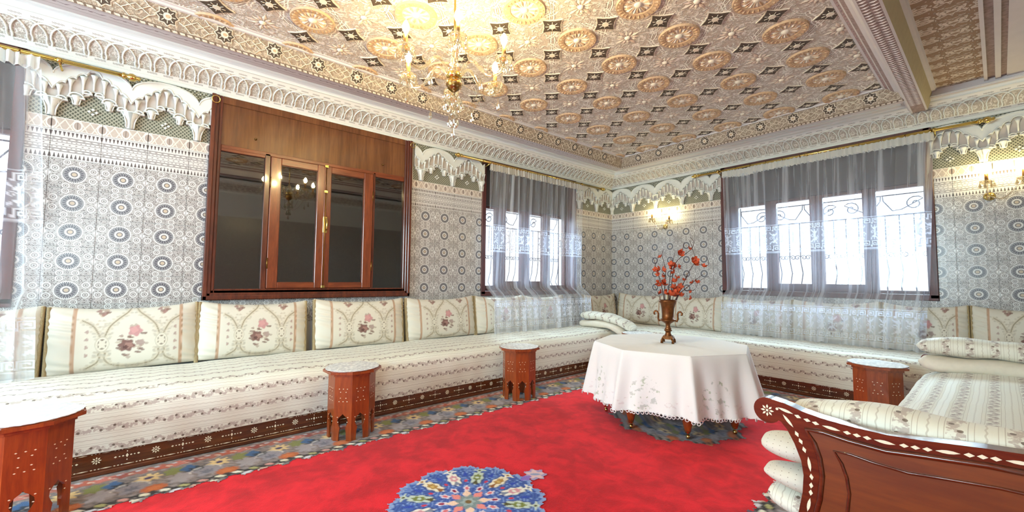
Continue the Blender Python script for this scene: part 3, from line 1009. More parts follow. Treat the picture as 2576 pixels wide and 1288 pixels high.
for i in range(-1, 6):
    for j in range(-1, 10):
        x, y = GX0-GP*i, GY0-GQ*j
        def inside(px, py, r): return TX0+r < px < TX1-r and TY0+r < py < TY1-r
        for me, nm, px, py, r in ((ROS, 'ceiling_rosette', x, y, 0.137), (DIA, 'ceiling_diamond', x-GP/2, y, 0.10), (DIA, 'ceiling_diamond', x, y-GQ/2, 0.10), (PST, 'ceiling_star', x-GP/2, y-GQ/2, 0.105)):
            if inside(px, py, r): link(nm, me, CEILING, (px, py, CZ))
            elif inside(px, py, -r*0.55):
                # pieces cut by the moulding: clip to the tray
                m = me.copy(); bm = bmesh.new(); bm.from_mesh(m)
                for co, no in (((TX0-px, 0, 0), (-1, 0, 0)), ((TX1-px, 0, 0), (1, 0, 0)), ((0, TY0-py, 0), (0, -1, 0)), ((0, TY1-py, 0), (0, 1, 0))):
                    bmesh.ops.bisect_plane(bm, geom=bm.verts[:]+bm.edges[:]+bm.faces[:], plane_co=co, plane_no=no, clear_outer=True)
                bm.to_mesh(m); bm.free()
                link(nm, m, CEILING, (px, py, CZ))

# stepped mouldings on the camera side of the tray, the beam, and the second bay
steps = [(-0.598, 2.760, 0), (-0.592, 2.742, 0), (-0.578, 2.742, 1), (-0.556, 2.728, 0), (-0.546, 2.716, 2), (-0.522, 2.700, 0), (-0.500, 2.690, 0),
         (-0.486, 2.652, 0), (-0.468, 2.620, 0), (-0.455, 2.618, 2), (-0.372, 2.618, 0), (BX1, 2.620, 3), (-0.322, 2.742, 0), (-0.300, 2.748, 0), (-0.290, 2.762, 0)]
b = MB()
ya, yb = YR+0.20, YB-0.20
for i in range(len(steps)-1):
    (xa, za, m), (xb, zb, _) = steps[i], steps[i+1]
    b.add([(xa, ya, za), (xb, ya, zb), (xb, yb, zb), (xa, yb, za)], [(0, 1, 2, 3)], m)
# the far end of the tray is closed by the frieze; the second bay by a short upstand
b.box(BX1, XC, YB-.27, YB-.235, 2.695, 2.765, 0)
b.box(-0.020, 0.000, ya, YB-.235, 2.730, 2.765, 0); b.box(0.000, 0.040, ya, YB-.235, 2.745, 2.765, 2); b.box(0.040, 0.070, ya, YB-.235, 2.725, 2.765, 0)
b.box(0.070, 0.100, ya, YB-.235, 2.738, 2.765, 2); b.box(0.100, XC, ya, YB-.235, 2.730, 2.765, 0)
TRIM9 = struct(b.build('trim_9', [MOULD, MOULDP, plain('leaf_moulding', (176, 152, 146), 0.8, nscale=45, namt=0.25, bump=0.8), OLIVE], fix=False))
BAY = struct(MB().box(BX1+.03, 0.0, ya, YB-.20, 2.762, 2.80).build('trim_10', LEAFP))
# bead row and leaf sprigs carved on the mouldings beside the tray
bead = MB(); bead.lathe([(0, -.006), (.006, -.004), (.008, 0)], 6).add([], [])
BEAD = bead.mesh('moulding_bead', plain('bead_rose', (150, 120, 120), 0.8))
for k in range(60):
    y = 4.68-k*0.040
    link('moulding_bead', BEAD, TRIM9, (-0.567, y, 2.735))
lf = MB()
for sx in (-1, 1):
    lf.add([(0, 0, -.001), (sx*.020, .006, -.006), (sx*.042, .002, -.001), (sx*.020, -.006, -.001)], [(0, 1, 2), (0, 2, 3), (0, 3, 1)])
LEAF = lf.mesh('beam_leaf', plain('leaf_pale', (216, 206, 204), 0.8))
for k in range(80): link('beam_leaf', LEAF, TRIM9, (-0.413, 4.95-k*0.036, 2.617))
# ------------------------------------------------------------------ windows, grilles, curtains, rods, glazed cabinet
def make_window(name, key, rect, panes, ztop=1.99, zb=(0.972, 1.028)):
    loc, rz = WF[key]
    x0, x1, z0, z1 = rect
    b = MB()
    d0, d1 = -0.022, 0.235                      # lining runs from the room face to the glazing
    b.bevbox(x0-.012, x0+.045, d0, d1, z0, z1, .004); b.bevbox(x1-.045, x1+.012, d0, d1, z0, z1, .004)
    b.bevbox(x0-.012, x1+.012, d0, d1, z0-.02, z0+.035, .004)
    b.box(x0, x1, d0, d1, z1-.02, z1)
    o = struct(b.build(name, WINW, None, loc, rz))
    MB().bevbox(x0+.045, x1-.045, 0.11, 0.235, ztop+.03, z1-.02, .004).build('shutter_box', SHUTTER, o)
    edges = [x0+.045]+[e for p in panes for e in p]+[x1-.045]
    for k, (a, c) in enumerate(panes):
        inner = k in (1, 2)
        zlo = zb[1] if inner else zb[0]
        l, r = (edges[2*k]+a)/2 if k else edges[0], (c+edges[2*k+3])/2 if k < 3 else edges[-1]
        s = MB(); y0, y1 = (0.125, 0.185) if inner else (0.14, 0.19)
        s.bevbox(l, a, y0, y1, z0+.035, ztop+.03, .003); s.bevbox(c, r, y0, y1, z0+.035, ztop+.03, .003)
        s.bevbox(a, c, y0, y1, z0+.035, zlo, .003); s.bevbox(a, c, y0, y1, ztop, ztop+.03, .003)
        sh = s.build('sash', WINW, o)
        MB().box(a, c, 0.158, 0.162, zlo, ztop).build('pane', GLASSW, sh)
    return o
make_window('window_1', 'A', WNA, [(2.885, 3.14), (3.30, 3.57), (3.72, 3.975), (4.13, 4.43)], 1.945)
make_window('window_2', 'A', WNL, [(-2.43, -2.12), (-1.99, -1.68), (-1.55, -1.25), (-1.13, -0.85)], 1.97)
make_window('window_3', 'B', WNB, [(-2.115, -1.808), (-1.685, -1.355), (-1.235, -0.895), (-0.79, -0.44)], 1.992)
# bare frames in the openings beside and behind the camera
for nm, key, (x0, x1, z0, z1) in (('window_4', 'C', WNC), ('window_5', 'R', WNR)):
    b = MB()
    for xx in np.linspace(x0, x1-.05, 4): b.bevbox(xx, xx+.05, .1, .17, z0, z1, .003)
    b.bevbox(x0, x1, .1, .17, z0, z0+.06, .003); b.bevbox(x0, x1, .1, .17, z1-.06, z1, .003)
    struct(b.build(nm, WINW, None, WF[key][0], WF[key][1]))

def spiral(cx, cz, r0, r1, a0, turns, y, n=16):
    return [(cx+(r0+(r1-r0)*t)*math.cos(a0+2*PI*turns*t), y, cz+(r0+(r1-r0)*t)*math.sin(a0+2*PI*turns*t)) for t in np.linspace(0, 1, n)]
def make_grille(key, x0, x1, label):
    loc, rz = WF[key]
    t = thing('window_grille', label, 'window grille', loc, rz)
    y = 0.285
    for z in (0.93, 1.745, 1.955): MB().tube([(x0, y, z), (x1, y, z)], .0065, 6).build('rail', IRON, t)
    n = int((x1-x0)/0.105)
    for k in range(n+1):
        x = x0+(x1-x0)*k/n
        MB().tube([(x, y, 1.745), (x, y, 1.30), (x+.012, y+.03, 1.15), (x-.012, y+.05, 1.02), (x, y, .93)], .0055, 6).build('bar', IRON, t)
    for x in (x0, x1): MB().tube([(x, y, .90), (x, y, 2.0)], .008, 6).build('bar', IRON, t)
    m = max(3, int((x1-x0)/0.33))
    for k in range(m):
        cx = x0+(x1-x0)*(k+.5)/m; s = 1 if k % 2 else -1
        pts = spiral(cx-s*.075, 1.85, .012, .075, 0 if s > 0 else PI, s*1.4, y, 18)
        e = pts[-1]
        pts += [(cx+s*.02, y, 1.80), (cx+s*.09, y, 1.79), (cx+s*.16, y, 1.90), (cx+s*.165, y, 1.955)]
        MB().tube(pts, .0055, 6).build('scroll', IRON, t)
    for k in range(n):
        cx = x0+(x1-x0)*(k+.5)/n
        for s in (-1, 1):
            MB().tube(spiral(cx+s*.022, 1.335, .008, .030, PI/2, -s*1.2, y, 12), .0045, 5).build('small_scroll', IRON, t)
make_grille('B', -2.14, -0.42, 'wrought iron scroll grille outside the wide window right of the vase')
make_grille('A', 2.87, 4.45, 'wrought iron scroll grille outside the narrow window beside the glazed cabinet')
make_grille('A', -2.45, -0.84, 'wrought iron grille outside the window at the left edge')

KEY = ["#########...", "#.......#...", "#.#####.#...", "#.#...#.#...", "#.#.....#...", "#.#######.##", "#.........##"]
LEAFB = ["...#....#....#....", "...##...#...##....", "....##.###.##.....", ".....#######......", "......#####.......", "........##........", "....###.##........",
         "...#...###........", "...#..#.##..##....", "....##..##.#..#...", "........##.#..#...", "........####.#....", "......#####..#....", ".....#######......",
         "....##.###.##.....", "...##...#...##....", "...#....#....#...."]
def bm_at(bmp, fx, fy):
    h, w = len(bmp), len(bmp[0])
    A = np.array([[c == '#' for c in r] for r in bmp], float)
    return A[np.clip((fy*h).astype(int), 0, h-1), np.clip((fx*w).astype(int), 0, w-1)]
def lace_value(u, z):
    out = np.zeros_like(u)
    def row(bmp, z0, z1, period, amt, shift=0.0):
        m = (z >= z0) & (z < z1)
        fx = ((u+shift)/period) % 1.0; fy = (z1-z)/(z1-z0)
        out[m] = np.maximum(out[m], bm_at(bmp, fx[m], np.clip(fy[m], 0, .999))*amt)
    for (a, b) in ((1.400, 1.690), (0.500, 0.790)):
        row(KEY, a+.005, a+.060, .085, 1); row(KEY, b-.060, b-.005, .085, 1)
        row(LEAFB, a+.075, b-.075, .125, 1)
        m = (z > a+.062) & (z < b-.062); out[m] = np.maximum(out[m], 0.22)
    for zz in (1.39, 1.70, 0.80, 0.495): out[np.abs(z-zz) < .004] = .6
    out[z < .495] = np.maximum(out[z < .495], .28)
    return out
def make_curtain(key, x0, x1, label, seed, ztop=2.405, fullness=1.0, hem=0.452, lowx=(0.0, 0.0), nfold=None):
    loc, rz = WF[key]
    rng = np.random.default_rng(seed)
    t = thing('sheer_curtain', label, 'curtain', loc, rz, 'white lace curtains at the windows')
    zs = list(np.arange(ztop-.045, 1.72, -.06))+list(np.arange(1.705, 1.385, -.0065))+list(np.arange(1.37, .82, -.06))+list(np.arange(.808, hem+.035, -.0065))+[hem+.02, hem+.01, hem]
    zs = np.array(zs)
    n = int((x1-x0)/0.0068)
    s = np.linspace(0, 1, n+1)
    Wd = x1-x0
    ph = np.cumsum(rng.uniform(.35, 1.9, n+1)); ph = ph/ph[-1]*2*PI*(nfold or Wd*8.5)
    amp = np.interp(s, np.linspace(0, 1, 15), rng.uniform(.25, 1.0, 15))
    amp[:] += np.exp(-((s-0.0)/.06)**2)*.7+np.exp(-((s-1.0)/.06)**2)*.7
    X, Z = np.meshgrid(s, zs)
    PH = np.broadcast_to(ph, X.shape); AM = np.broadcast_to(amp, X.shape)
    low = np.clip((0.98-Z)/0.16, 0, 1); low = low*low*(3-2*low)
    out = 0.135+0.185*low+0.03*np.clip((.75-Z)/.3, 0, 1)
    grow = 0.5+0.5*np.clip((ztop-Z)/.5, 0, 1)
    fold = np.sin(PH+0.25*np.sin(Z*2.2+seed))*0.5+0.5*np.sin(PH*0.53+1.0+Z*.4)
    yy = -(out+AM*grow*0.034*fold)
    xl = x0+X*Wd+np.cos(PH)*0.010*AM*grow
    t_ = np.clip((ztop-Z)/(ztop-hem), 0, 1)
    xl = xl+lowx[0]*t_*(1-X)+lowx[1]*t_*X
    zz = Z.copy()
    sc = 0.010*np.abs(np.sin(X*Wd/0.07*PI)); zz[-1, :] -= sc[-1, :]
    V = np.stack([xl, yy, zz], -1).reshape(-1, 3)
    nc = n+1; nr = len(zs)
    idx = np.arange(nr*nc).reshape(nr, nc)
    F = np.stack([idx[:-1, :-1], idx[1:, :-1], idx[1:, 1:], idx[:-1, 1:]], -1).reshape(-1, 4)
    me = bpy.data.meshes.new('voile')
    me.from_pydata(V.tolist(), [], F.tolist())
    at = me.attributes.new('lace', 'FLOAT', 'POINT')
    arc = X*Wd*1.25
    at.data.foreach_set('value', lace_value(arc.ravel(), Z.ravel()).astype(np.float32))
    ul = me.uv_layers.new(name='UVMap')
    lv = np.empty(len(me.loops), np.int32); me.loops.foreach_get('vertex_index', lv)
    UV = np.stack([arc.ravel(), Z.ravel()], -1)[lv]
    ul.data.foreach_set('uv', UV.astype(np.float32).ravel())
    me.polygons.foreach_set('use_smooth', [True]*len(me.polygons))
    me.materials.append(SHEER)
    link('voile', me, t)
    # gathered heading tape
    b = MB()
    m = int(Wd/0.012)
    ph2 = np.cumsum(rng.uniform(.5, 1.6, m+1))
    sag = lambda x: -0.022*math.exp(-((x-0.14)/.07)**2) if key == 'B' else 0.0
    def hf(a, v):
        k = min(m, int(round(a*m)))
        return (x0+a*Wd, -(0.135+0.016*math.sin(ph2[k]*1.9)*(0.4+v)+.004), ztop+.035-v*0.095+0.004*math.sin(ph2[k]*3)+sag(a))
    b.grid(hf, m, 5)
    b.build('gathered_heading', HEADER, t, fix=False)
make_curtain('B', -2.185, -0.335, 'wide white lace curtain over the barred window right of the vase', 3, lowx=(0.03, -0.10))
make_curtain('A', 2.835, 4.535, 'narrow white lace curtain left of the corner, beside the glazed cabinet', 5, lowx=(-0.10, -0.06))
make_curtain('A', -2.45, -0.700, 'white lace curtain hanging at the left edge of the room', 8, lowx=(0, 0.10))

def make_rod(key, x0, x1, label, z=2.437, out=0.135, brackets=()):
    loc, rz = WF[key]
    t = thing('curtain_rod', label, 'curtain rod', loc, rz, 'brass curtain rods')
    MB().tube([(x0, -out, z), (x1, -out, z)], .0135, 12).build('rod', BRASS, t)
    for s, xe in ((-1, x0), (1, x1)):
        prof = [(0, .0135), (.006, .021), (.016, .022), (.020, .014), (.030, .014), (.040, .024), (.056, .027), (.070, .020), (.076, .012), (.090, .015), (.100, .0)]
        MB().tube([(xe+s*(a-.02), -out, z) for a, _ in prof], [r for _, r in prof], 12, caps=False).build('finial', BRASS, t)
    for xb in brackets:
        b = MB().tube([(xb, 0, z-.03), (xb, -.05, z-.032), (xb, -out, z-.012)], .006, 8).tube([(xb, -.008, z-.03), (xb, -.0, z-.03)], .02, 10)
        b.tube([(xb-.012, -out, z), (xb+.012, -out, z)], .0185, 12)
        b.build('bracket', BRASS, t)
    n = int((x1-x0-.5)/0.16)
    for k in range(n):
        xx = x0+.30+k*(x1-x0-.6)/max(1, n-1)
        MB().tube([(xx, -out+.018*math.cos(a), z-.004+.018*math.sin(a)) for a in np.linspace(0, 2*PI, 13)[:-1]], .0022, 5, closed=True).build('ring', BRASSD, t)
make_rod('B', -2.500, -0.050, 'long brass rod above the wide window right of the vase', brackets=(-2.24, -1.3, -0.33))
make_rod('A', 2.43, 4.96, 'brass rod above the narrow window left of the corner', brackets=(2.84, 4.50))
make_rod('A', -2.80, -0.31, 'brass rod above the window at the left edge', brackets=(-2.4, -0.62))

# ---- glazed cabinet let into the left wall
def make_cabinet():
    loc, rz = WF['A']
    t = thing('glazed_cabinet', 'dark mahogany wall cabinet with four glazed panels and a veneered header', 'cabinet', loc, rz)
    x0, x1, z0, z1 = CAB
    f = MB()
    # architrave: two stepped mouldings on each side and below
    for (a, bq, c, dd) in ((0.0, .030, -.050, .0), (.026, .052, -.040, .0), (.050, .074, -.030, .0)):
        f.bevbox(x0+a, x0+bq, c, .05, z0+a, z1, .005); f.bevbox(x1-bq, x1-a, c, .05, z0+a, z1, .005)
        f.bevbox(x0+a, x1-a, c, .05, z0+a, z0+bq+.004, .005)
    f.box(x0+.074, x1-.074, -.030, .05, z0+.050, z0+.086)
    # fixed stiles and head rail
    f.bevbox(.560, .600, -.018, .05, z0+.08, 2.10, .003); f.bevbox(1.490, 1.512, -.018, .05, z0+.08, 2.10, .003)
    f.build('frame', MAHOG, t)
    MB().bevbox(x0+.074, x1-.074, -.018, .05, 2.082, 2.112, .003).bevbox(x0+.074, .56, -.016, .05, 2.062, 2.085, .003).bevbox(1.512, x1-.074, -.016, .05, 2.062, 2.085, .003).build('head_rail', DOORWX, t)
    MB().box(x0+.074, x1-.074, -.012, .02, 2.112, z1).box(x0+.074, x1-.074, -.024, .02, z1-.055, z1-.0).build('header_panel', PLYV, t)
    for (xk, zk) in ((.485, 2.205), (1.580, 2.195)):
        MB().lathe([(0, .0), (.007, .002), (.010, .008), (.006, .014), (.004, .022), (.0, .022)], 10).build('knob', BRASSD, t).location = (xk, -.012, zk)
    for o in [c for c in COL.objects if c.parent == t and c.name.startswith('knob')]: o.rotation_euler = (PI/2, 0, 0)
    MB().box(x0+.074, .560, .004, .009, z0+.086, 2.064).build('fixed_pane', GLASSD, t)
    MB().box(1.512, x1-.074, .004, .009, z0+.086, 2.064).build('fixed_pane', GLASSD, t)
    for (a, c, ga, gc, hx) in ((.603, 1.046, .683, .975, .603), (1.050, 1.487, 1.095, 1.400, 1.487)):
        d = MB()
        zb, zt = z0+.088, 2.080
        d.bevbox(a, ga, -.026, .012, zb, zt, .004); d.bevbox(gc, c, -.026, .012, zb, zt, .004)
        dr = d.build('door', DOORW, t)
        for q0, q1 in ((zb, 1.010), (2.022, zt)): MB().bevbox(ga-.001, gc+.001, -.025, .012, q0, q1, .004).build('rail', DOORWX, dr)
        MB().box(ga-.005, gc+.005, .000, .005, 1.005, 2.027).build('pane', GLASSD, dr)
        bd = MB()
        for zz in (1.010, 2.022): bd.box(ga, gc, -.012, .0, zz-.004, zz+.004)
        for xx in (ga, gc): bd.box(xx-.004, xx+.004, -.012, .0, 1.01, 2.022)
        bd.build('glazing_bead', MAHOG, dr)
        for zz in (1.17, 1.86): MB().tube([(hx, -.028, zz-.045), (hx, -.028, zz+.045)], .0055, 8).build('hinge', BRASSD, dr)
    MB().bevbox(1.034, 1.058, -.034, -.026, 0.96, 2.08, .002).build('meeting_strip', DOORW, t)
    MB().tube([(1.046, -.040, .965), (1.046, -.040, 2.085)], .0035, 8).build('bolt_rod', BRASSD, t)
    for zz in (.972, 1.84, 2.075): MB().bevbox(1.030, 1.062, -.046, -.034, zz-.012, zz+.012, .002).build('bolt_clip', BRASS, t)
    h = MB().bevbox(1.030, 1.066, -.040, -.034, 1.462, 1.610, .003).build('handle_plate', BRASS, t)
    MB().tube([(1.050, -.038, 1.59), (1.053, -.066, 1.585), (1.056, -.070, 1.54), (1.056, -.066, 1.498), (1.056, -.056, 1.49)], .0075, 8).build('handle', BRASS, h)
    for (xr, zr) in ((x0+.025, 2.452), (x1-.006, 2.452)):
        MB().tube([(xr+.026*math.cos(a), -.062-.006*math.sin(a), zr+.026*math.sin(a)) for a in np.linspace(0, 2*PI, 19)[:-1]], .0042, 6, closed=True).build('brass_ring', BRASS, t)
    bk = MB().box(x0, x1, .28, .29, z0, z1).box(x0, x0+.01, .05, .28, z0, z1).box(x1-.01, x1, .05, .28, z0, z1).box(x0, x1, .05, .28, z0, z0+.01).box(x0, x1, .05, .28, z1-.01, z1)
    bk.build('dark_back', DARK, t)  # near-black box: darkness of the unlit space behind the glass put into its colour
make_cabinet()
# ------------------------------------------------------------------ sofas, bolsters, cushions
def flower_inlay(r=0.020, n=8):
    b = MB()
    for k in range(n):
        a = 2*PI*k/n; ca, sa = math.cos(a), math.sin(a)
        pts = [(.28*r, 0), (.65*r, -.17*r), (r, 0), (.65*r, .17*r)]
        b.prism([(x*ca-y*sa, x*sa+y*ca) for x, y in pts], -.0014, 0, 'y')
    b.prism([(.2*r*math.cos(2*PI*k/8), .2*r*math.sin(2*PI*k/8)) for k in range(8)], -.0016, 0, 'y')
    return b.mesh('inlay_flower', PEARL)
FLOWER_ME = flower_inlay()
def oval_inlay():
    b = MB()
    b.prism([(-.006, 0), (0, -.011), (.006, 0), (0, .011)], -.0014, 0, 'y')
    for s in (-1, 1):
        for q, w in ((.016, .005), (.030, .004), (.046, .006)):
            b.prism([(s*q-w, 0), (s*q, -w*.8), (s*q+w, 0), (s*q, w*.8)], -.0014, 0, 'y')
        b.prism([(-.003, s*.022), (0, s*.022-.004), (.003, s*.022), (0, s*.022+.004)], -.0014, 0, 'y')
    return b.mesh('inlay_lozenge', PEARL)
OVAL_ME = oval_inlay()

def sofa_cover(x0, x1, D, crown=0.0, mat=None, seed=0, nx=160):
    prof = [(.03, .33), (.05, .400), (.12, .424), (.28, .436+crown*.6), (.5, .443+crown), (D-.16, .438+crown*.6), (D-.07, .424), (D-.025, .398), (D-.004, .355), (D+.004, .29), (D+.002, .20), (D-.003, .119)]
    # resample
    P = []
    for i in range(len(prof)-1):
        for t in np.linspace(0, 1, 5)[:-1]:
            P.append(np.array(prof[i])*(1-t)+np.array(prof[i+1])*t)
    P.append(np.array(prof[-1])); P = np.array(P)
    Q = P.copy()
    for _ in range(2): Q[1:-1] = (P[:-2]+2*P[1:-1]+P[2:])/4; P = Q.copy()
    L = np.concatenate([[0], np.cumsum(np.hypot(*np.diff(P, axis=0).T))])
    rng = np.random.default_rng(seed)
    b = MB()
    nv = len(P)-1
    w1, w2, w3 = rng.uniform(0, 6, 3)
    def fn(a, v):
        i = int(round(v*nv)); o, z = P[i]
        x = x0+(x1-x0)*a
        wob = 0.004*math.sin(x*5.3+w1+v*4)+0.003*math.sin(x*11.7+w2-v*9)+.002*math.sin(x*27+w3)
        front = 1 if o > D-.06 and z < .36 else 0
        return (x, -(o+(wob*(.9 if front else .2))), z+(0 if front else wob*.7))
    b.grid(fn, nx, nv, 0, True, lambda a, v: (x0+(x1-x0)*a, L[int(round(v*nv))]))
    # end caps
    for xe in (x0, x1):
        ring = [(xe, -o, z) for o, z in P]+[(xe, -.03, .12)]
        b.add(ring, [list(range(len(ring)))], 0, False, [(o, z) for o, z in P]+[(.03, .12)])
    return b, mat or FAB

def make_sofa(key, x0, x1, D, label, seed, crown=0.0, vis=(0, 0), nx=160):
    loc, rz = WF[key]
    t = thing('sofa', label, 'sofa', loc, rz, 'striped low salon sofas')
    b, m = sofa_cover(x0, x1, D, crown, None, seed, nx)
    b.build('seat_cover', m, t, fix=False)
    r = MB()
    r.bevbox(x0, x1, -(D-.012), -(D-.045), .022, .135, .003)
    r.bevbox(x0, x1, -(D-.002), -(D-.045), .0, .024, .004)
    r.box(x0, x1, -(D-.06), -.03, .0, .30)
    rail = r.build('base_rail', BASEW, t)
    k = 0; x = vis[0]
    while x < vis[1]:
        link('inlay_flower' if k % 2 else 'inlay_lozenge', FLOWER_ME if k % 2 else OVAL_ME, rail, (x, -(D-.0118), .078)); x += 0.118; k += 1
    ln = MB(); x = vis[0]-.05
    while x < vis[1]:
        for dx, w in ((0, .024), (.034, .005), (.048, .005), (.062, .005)):
            ln.prism([(x+dx-w, .0335), (x+dx, .0310), (x+dx+w, .0335), (x+dx, .0360)], -(D-.0105), -(D-.012), 'y')
            if int(x*20) % 2 == 0: ln.prism([(x+dx-w*.7, .1125), (x+dx, .111), (x+dx+w*.7, .1125), (x+dx, .114)], -(D-.0105), -(D-.012), 'y')
        x += .088
    if vis[1] > vis[0]: ln.build('inlay_line', PEARL, rail)['kind'] = 'stuff'
    return t
SOFA_A = make_sofa('A', -2.85, 4.39, 0.890, 'long striped sofa running along the left wall under the glazed cabinet', 1, vis=(-0.62, 4.3), nx=300)
SOFA_B = make_sofa('B', XA+.03, XC-.02, 0.8546, 'striped sofa along the right wall under the wide lace curtain', 2, vis=(-2.9, -0.55), nx=200)
SOFA_C = make_sofa('C', -4.16, -1.545, 0.960, 'striped sofa in the right foreground with a scrolled wooden end', 3, crown=.055, nx=120)

# ---- scrolled end panel (drawn for the right-hand sofa: q = distance out past the seat front is negative, z up)
def panel_contours():
    # coordinates (x, z) with the seat front at x = 0 and the wall side at x = 0.96
    left = [(-.045, 0.0), (-.042, .08), (-.034, .18), (-.026, .28), (-.022, .348), (-.010, .411), (-.006, .463), (-.011, .504), (-.027, .550), (-.046, .588), (-.062, .607)]
    cx, cz, r = -.100, .634, .040
    scr = [(cx+r*math.cos(a), cz+r*math.sin(a)) for a in np.linspace(-.65, -2*PI+1.25, 20)]
    top = [(-.057, .668), (-.032, .662), (-.007, .654), (.041, .646), (.086, .642), (.128, .640), (.188, .639), (.255, .645), (.365, .659), (.42, .664), (.48, .666)]
    half = left+scr+top
    full = half+[(.96-x, z) for x, z in half[::-1]]
    il = [(.012, .035), (.010, .15), (.018, .28), (.024, .368), (.034, .41), (.042, .481), (.037, .529), (.025, .569), (.006, .603)]
    it = [(.049, .606), (.106, .599), (.186, .596), (.254, .606), (.365, .620), (.48, .626)]
    ih = il+it
    inner = ih+[(.96-x, z) for x, z in ih[::-1]]
    return full, inner, left, scr, top
def lens(w, h): return [(-w, 0), (-w*.45, -h*.8), (0, -h), (w*.45, -h*.8), (w, 0), (w*.45, h*.8), (0, h), (-w*.45, h*.8)]
LENS_ME = MB().prism(lens(.0215, .0042), -.0012, 0, 'y').mesh('inlay_leaf', PEARL)
LOZ_ME = MB().prism([(-.0092, 0), (0, -.0052), (.0092, 0), (0, .0052)], -.0012, 0, 'y').mesh('inlay_lozenge', PEARL)
def end_panel(sofa, xpos, D, y_front, flip, inlay=True):
    """panel standing across the sofa end; sofa space: x along, y=-out. panel x axis = -out direction reversed"""
    full, inner, left, scr, top = panel_contours()
    root = link('end_panel', None, sofa)
    # panel local: X = towards the wall, Y = depth (front is -Y), Z up
    root.location = (xpos, -D, 0)
    root.rotation_euler = (0, 0, PI/2 if flip else -PI/2)
    sx = 1 if flip else -1
    def mp(p): return (sx*p[0], p[1])
    full = [mp(p) for p in full]; inner = [mp(p) for p in inner]
    b = MB()
    b.prism(full, .0, .045, 'y')
    b.build('scroll_board', PANELE, root)
    MB().prism(inner, -.0035, .0, 'y').build('inset_panel', PANELW, root)
    # raised rounded rim along the inner contour
    MB().tube([(x, -.003, z) for x, z in inner], .0075, 6).build('rim_moulding', PANELE, root)
    MB().tube([(x*.86+sx*.48*.14, -.004, z*.88+.03) for x, z in inner], .0045, 5).build('inner_moulding', PANELE, root)
    if inlay:
        def along(curve, off, start, side):
            pts = [Vector((x, z)) for x, z in curve]
            d = [0]
            for i in range(1, len(pts)): d.append(d[-1]+(pts[i]-pts[i-1]).length)
            s = start; seq = 0
            while True:
                step = (.0, .036, .023, .023)[seq] if s > start else 0
                s2 = s+(.036 if seq in (0, 1) else .0215) if s > start else s+.0001
                s = s2
                if s > d[-1]-.02: break
                i = max(j for j in range(len(d)) if d[j] <= s); i = min(i, len(pts)-2)
                tt = (s-d[i])/max(1e-6, d[i+1]-d[i]); p = pts[i].lerp(pts[i+1], tt); tg = (pts[i+1]-pts[i]).normalized()
                nr = Vector((-tg.y, tg.x))*side
                p = p+nr*off
                o = link('inlay_leaf' if seq == 0 else 'inlay_lozenge', LENS_ME if seq == 0 else LOZ_ME, root, (p.x, 0, p.y))
                o.rotation_euler = (0, -math.atan2(tg.y, tg.x), 0)
                seq = (seq+1) % 4
        tl = [mp(p) for p in ([(-.075, .655)]+top+[(.60, .664), (.70, .650)])]
        along(tl, .0205, .035, -1 if sx > 0 else 1)
        lf = [mp(p) for p in ([(-.068, .622)]+left[::-1])]
        along(lf, .0205, .022, 1 if sx > 0 else -1)
        fl = link('inlay_flower', FLOWER_ME, root, (sx*-.100, 0, .634))
        fl.scale = (.95, 1, .95)
        link('inlay_dot', MB().prism([(.004*math.cos(2*PI*k/8), .004*math.sin(2*PI*k/8)) for k in range(8)], -.0012, 0, 'y').mesh('inlay_dot', PEARL), root, (sx*-.072, 0, .645))
    return root
# sofa C runs along wall C (wall frame x = -y): its near end faces the camera
end_panel(SOFA_C, -1.50, 0.960, 0, True)
end_panel(SOFA_C, -4.17, 0.84, 0, True, inlay=False).scale = (.78, 1, .80)
end_panel(SOFA_A, 4.395, 0.890, 0, False, inlay=False).scale = (.95, 1, .78)

def roll_mesh(half_len, hy, hz, mat, uvm=1.0, bend=None, n=28, m=40, pw=2.6, seed=0, endp=9):
    """flattened roll along local x with soft ends"""
    rng = np.random.default_rng(seed); p1, p2 = rng.uniform(0, 6, 2)
    b = MB()
    per = 2*(hy+hz)*1.6
    def fn(a, v):
        th = 2*PI*v; x = (a-.5)*2
        e = (1-abs(x)**endp)**.5 if abs(x) < 1 else 0
        e = max(e, .0)
        c, s_ = math.cos(th), math.sin(th)
        y = hy*math.copysign(abs(c)**(2/pw), c)*(.35+.65*e); z = hz*math.copysign(abs(s_)**(2/pw), s_)*(.15+.85*e)
        xx = x*half_len
        z += .006*math.sin(xx*9+p1)+.004*math.sin(xx*21+p2+th)
        y += .006*math.sin(xx*13+p2)
        if bend: z += bend(x)
        return (xx, y, z)
    b.grid(fn, m, n, 0, True, lambda a, v: (v*per*uvm, (a-.5)*2*half_len*uvm))
    for a in (0, 1):
        ring = [fn(a, k/n) for k in range(n)]
        b.add(ring, [list(range(n))], 0, True, [(k/n*per, a) for k in range(n)])
    return b

